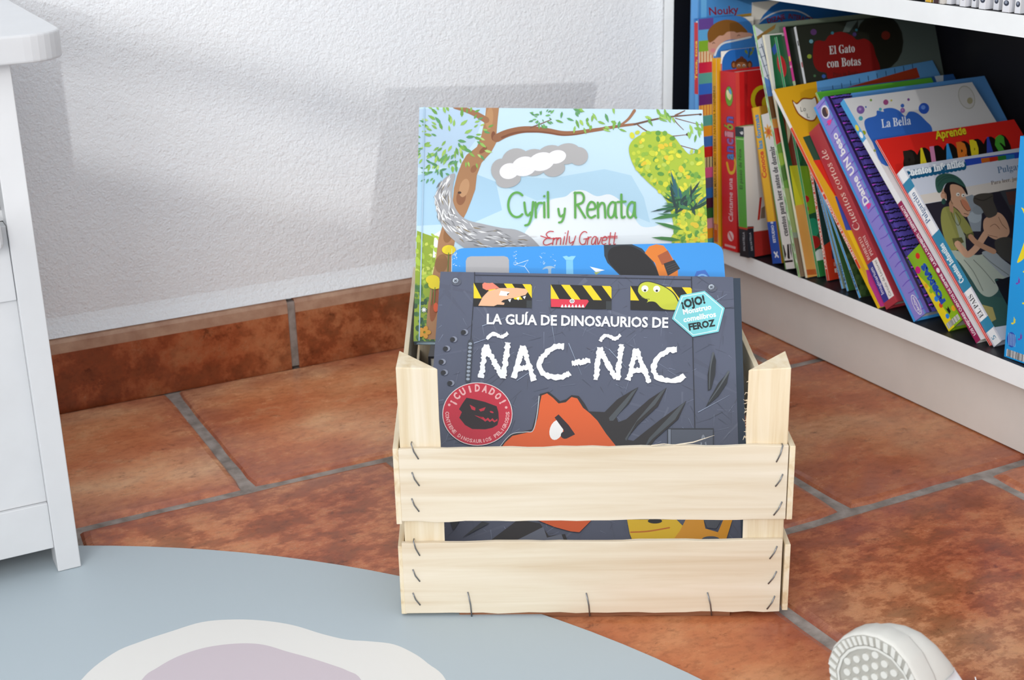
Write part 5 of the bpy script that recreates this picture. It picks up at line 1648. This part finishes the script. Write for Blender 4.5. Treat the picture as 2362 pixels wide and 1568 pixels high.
def art_cobbler(mk):
    """white title band over a painting of a seated workman in a green cap"""
    c = mk('b')
    c.poly([(1350, 1440), (1870, 1370), (1880, 1410), (1365, 1500)], '#2c4ab0')
    for i, col in enumerate(('#c8641c', '#b8301c', '#2f7a34', '#2a7ab8', '#2c4ab0')):
        x = 1500 + 75 * i
        c.poly([(x, 1432 - i * 10), (x + 78, 1422 - i * 10), (x + 84, 1460 - i * 10), (x + 6, 1474 - i * 10)], col)
    d = mk('d')
    d.k = c.k
    d.text('Pulgarcito', (1466, 72), (1760, 20), 56, '#5a7898', .0, 'serif')
    d.poly([(770, 262), (1900, 60), (1900, 160), (830, 330)], '#d8cec4')
    d.text('Para leer, jugar y colorear', (1410, 168), (1860, 88), 32, '#6a5a50', .0, 'serif')
    d.poly([(828, 334), (1900, 150), (1900, 1600), (1410, 1372), (1050, 730)], '#2a2630')
    d.poly([(1480, 220), (1900, 150), (1900, 500), (1620, 470)], '#3c3f44')
    d.poly([(1530, 230), (1640, 215), (1640, 330), (1560, 340)], '#5a3a34')
    d.poly([(1190, 270), (1250, 250), (1300, 300), (1330, 420), (1320, 560), (1250, 560), (1200, 420)], '#8d949a')
    d.ell(1270, 440, 60, 50, '#a3abb0')
    d.ell(1300, 380, 50, 40, '#868d92')
    # seat, trousers, ground
    d.poly(smooth_closed([(1040, 720), (1140, 730), (1260, 800), (1400, 900), (1560, 1080), (1620, 1250), (1420, 1160), (1290, 1130), (1230, 1060), (1120, 880)]), '#34504c')
    d.poly([(1220, 1060), (1640, 1150), (1700, 1420), (1410, 1372)], '#3a5a50')
    d.poly(smooth_closed([(1045, 715), (1150, 730), (1290, 760), (1420, 740), (1560, 850), (1600, 900), (1560, 960), (1440, 960), (1470, 1050), (1400, 1110), (1320, 1080), (1240, 960), (1150, 830)]), '#a9ae9e')
    d.poly(smooth_closed([(1330, 740), (1430, 730), (1500, 790), (1600, 880), (1540, 950), (1430, 860)]), '#9a9fa0')
    for ln in ([(1180, 800), (1260, 900), (1340, 1060)], [(1260, 800), (1340, 880), (1440, 1000)], [(1340, 760), (1420, 830), (1560, 930)]):
        d.stroke(ln, 5, '#5c6258')
    d.poly([(1445, 980), (1620, 920), (1700, 1160), (1560, 1210), (1480, 1060)], '#1c1a1e')
    # shirt and arms
    d.poly(smooth_closed([(1000, 370), (1060, 350), (1110, 370), (1200, 470), (1260, 580), (1240, 620), (1160, 560), (1170, 650), (1140, 710), (1060, 712), (1010, 600), (985, 470)]), '#8e8c4c')
    d.poly([(1100, 400), (1140, 500), (1190, 600), (1200, 740), (1130, 735), (1150, 640), (1110, 500)], '#9aa08a')
    d.stroke([(1060, 360), (1090, 450), (1130, 510), (1150, 460), (1110, 400)], 5, '#4c4a2c')
    d.poly([(1080, 620), (1160, 610), (1180, 650), (1100, 690)], '#5c5a34')
    d.poly([(1190, 590), (1255, 565), (1265, 595), (1210, 625)], '#5c5a34')
    sk, ol = '#c89a7c', '#6a4632'
    d.stroke([(1125, 665), (1170, 720), (1215, 755), (1290, 690), (1370, 570), (1420, 540)], 54, sk)
    d.stroke([(1235, 605), (1290, 660), (1430, 730)], 44, '#b88a6c')
    d.poly(smooth_closed([(1350, 560), (1345, 470), (1390, 430), (1460, 400), (1510, 430), (1550, 500), (1560, 580), (1500, 630), (1420, 620)]), sk)
    for ln in ([(1400, 520), (1440, 500), (1480, 540)], [(1470, 440), (1500, 500), (1540, 540)], [(1380, 590), (1460, 610)]):
        d.stroke(ln, 4, ol)
    # boot held up
    d.poly(smooth_closed([(1268, 262), (1340, 240), (1420, 246), (1425, 300), (1460, 400), (1420, 440), (1370, 440), (1320, 360), (1262, 320)]), '#4a443e')
    d.stroke([(1270, 280), (1340, 300), (1420, 262)], 7, '#2c2824')
    d.poly(smooth_closed([(1440, 640), (1560, 610), (1640, 700), (1640, 860), (1560, 820), (1470, 760)]), '#45413c')
    # head with cap
    d.poly(smooth_closed([(990, 230), (1060, 150), (1120, 150), (1180, 200), (1190, 270), (1220, 330), (1230, 390), (1210, 436), (1170, 430), (1130, 380), (1080, 340), (1030, 290)]), sk)
    d.poly([(1050, 300), (1090, 320), (1090, 410), (1060, 390)], '#b88a6c')
    d.poly(smooth_closed([(1160, 290), (1200, 310), (1235, 370), (1228, 390), (1190, 375), (1160, 330)]), '#c07a5c')
    d.stroke([(1150, 300), (1165, 340), (1205, 388), (1235, 380)], 5, ol)
    d.ell(1010, 258, 28, 32, sk)
    d.stroke([(995, 240), (1020, 240), (1022, 280)], 4, ol)
    for x, y in ((1128, 250), (1172, 258)):
        d.ell(x, y, 15, 15, '#e2dcd0')
        d.ell(x + 3, y + 2, 6, 6, '#2a2a2c')
    d.stroke([(1180, 410), (1215, 420)], 5, ol)
    d.poly(smooth_closed([(1030, 160), (1090, 140), (1180, 175), (1210, 240), (1200, 250), (1160, 190), (1100, 165), (1060, 180), (1070, 280), (1040, 330), (1030, 250), (1010, 220)]), '#1f1b1e')
    d.stroke([(1058, 180), (1056, 260), (1082, 330)], 8, '#1f1b1e', w1=3)
    d.poly(smooth_closed([(940, 180), (945, 110), (1000, 75), (1080, 80), (1150, 120), (1195, 190), (1140, 165), (1080, 145), (1020, 165), (990, 225), (960, 235)]), '#35594e')
    for ln in ([(960, 180), (1010, 120), (1100, 110), (1170, 160)], [(955, 140), (1020, 95), (1100, 95)]):
        d.stroke(ln, 5, '#24403a')
    d.ell(1008, 310, 18, 26, '#2f4f46')
    d.poly([(1270, 1160), (1420, 1200), (1450, 1300), (1380, 1340)], '#a89a5c')
    d.poly([(1410, 1372), (1900, 1290), (1900, 1500), (1430, 1470)], '#d0d4de')
    for i in range(15):
        d.ell(695 + 34 * i, 92 - 6.0 * i, 28, 40, '#17587e', -10, 12)
    d.k += 1
    d.text('Cuentos Infantiles', (688, 100), (1185, 12), 58, '#f2f6f8', .035, 'serif')


def spine_cuentos(c):
    c.rect(194, 0, 206, 16, '#2a86ac')
    c.rect(66, 0, 138, 16, '#2a86ac')
    c.rect(17, 0, 30, 16, '#2a86ac')
    c.text('Pulgarcito', (152, 4.6), (190, 4.6), 7.2, '#4a6a94', .0, 'serif')
    c.text('Cuentos Infantiles', (76, 5), (124, 5), 7.0, '#eef6f8', .02, 'serif')
    c.text('EL PAIS', (33, 5), (60, 5), 6.6, '#2a2e3a', .0, 'serif')
    c.text('5', (6, 5), (10, 5), 6, '#2a86ac')


shelf_book('cuentos', 'storybook', 'white storybook with teal spine labels and seated cobbler painting on its cover', '#ccd0dc', '#f2f4f6', art=art_cobbler, spine_art=spine_cuentos)


def spine_moon(c):
    c.poly(smooth_closed([(100, 22), (112, 10), (134, 6), (150, 12), (156, 22), (148, 17), (130, 14), (114, 18)]), '#f2e02a')
    for a, b in ((36, 24), (60, 12), (78, 22), (22, 14), (92, 14), (170, 20), (190, 10)):
        c.text('\u266a', (a, b), (a, b - 6), 9, '#7a4ab8' if a % 4 else '#e8e03a')
    c.ell(20, 22, 8, 6, '#2a50b8')
    for i in range(5):
        c.stroke([(14, 17 + 2 * i), (26, 18 + 2 * i)], .8, '#9ac8ee')
    c.rect(1.5, 4, 9, 27, '#eef2f6')
    b = 4.6
    rn = random.Random(3)
    while b < 26:
        w_ = rn.choice([.4, .6, 1.0])
        c.rect(1.5, b, 9, b + w_, '#1a1c22')
        b += w_ + rn.choice([.4, .6, .8])


shelf_book('bluer', 'board_book', 'thick sky-blue book with yellow moon at the right edge of the photo', '#1f9ee8', '#1f9ee8', spine_art=spine_moon)

# ---- the slim volumes on the shelf above: only their feet show
UP = [(1.0855, 1.0795, .0042), (1.0769, 1.0719, .0088), (1.0645, 1.0570, .0016), (1.0520, 1.0460, .0048), (1.0385, 1.0300, .0012), (1.0250, 1.0180, .0064), (1.0080, 0.9990, .0008), (0.9940, 0.9870, .0024)]
ORD = ['first', 'second', 'third', 'fourth', 'fifth', 'sixth', 'seventh', 'eighth']


def upright(name, label, ya, yb, xo, spine, h, art=None, group=None):
    o = book(name, label, book_matrix((XF + xo, yb, ZS1 + .0006), (1, 0, 0), (0, 0, 1)), .13, h, ya - yb, spine, key=None, hard=False, spine_art=art, group=group)
    return o


def art_volume(c):
    m_ = c.size[1] * 500
    c.ell(8.5, m_, 2.7, m_ * .74, '#2c3244')
    c.ell(9.2, m_ * 1.1, 1.5, m_ * .4, '#8d95a6')


for (ya, yb, xo), od in zip(UP, ORD):
    upright('slim_volume', f'slim white volume with dark round emblem, {od} from the left on the upper shelf', ya, yb, xo, '#e9eaf0', .2, art_volume, 'slim white volumes on the upper shelf')
upright('slim_volume', 'slim cream volume without emblem left of the white volumes on upper shelf', 1.0910, 1.0862, .0006, '#d9d4cc', .19)
upright('paperback', 'dark maroon book foot left of the cream volume on upper shelf', 1.1005, 1.0920, .0008, '#3a161a', .2)
upright('paperback', 'yellow book foot with black edge, leftmost visible on upper shelf', 1.1120, 1.1040, .001, '#e0b030', .2, sp(('rect', 6, 0, 200, 9, '#3a1c1a')))
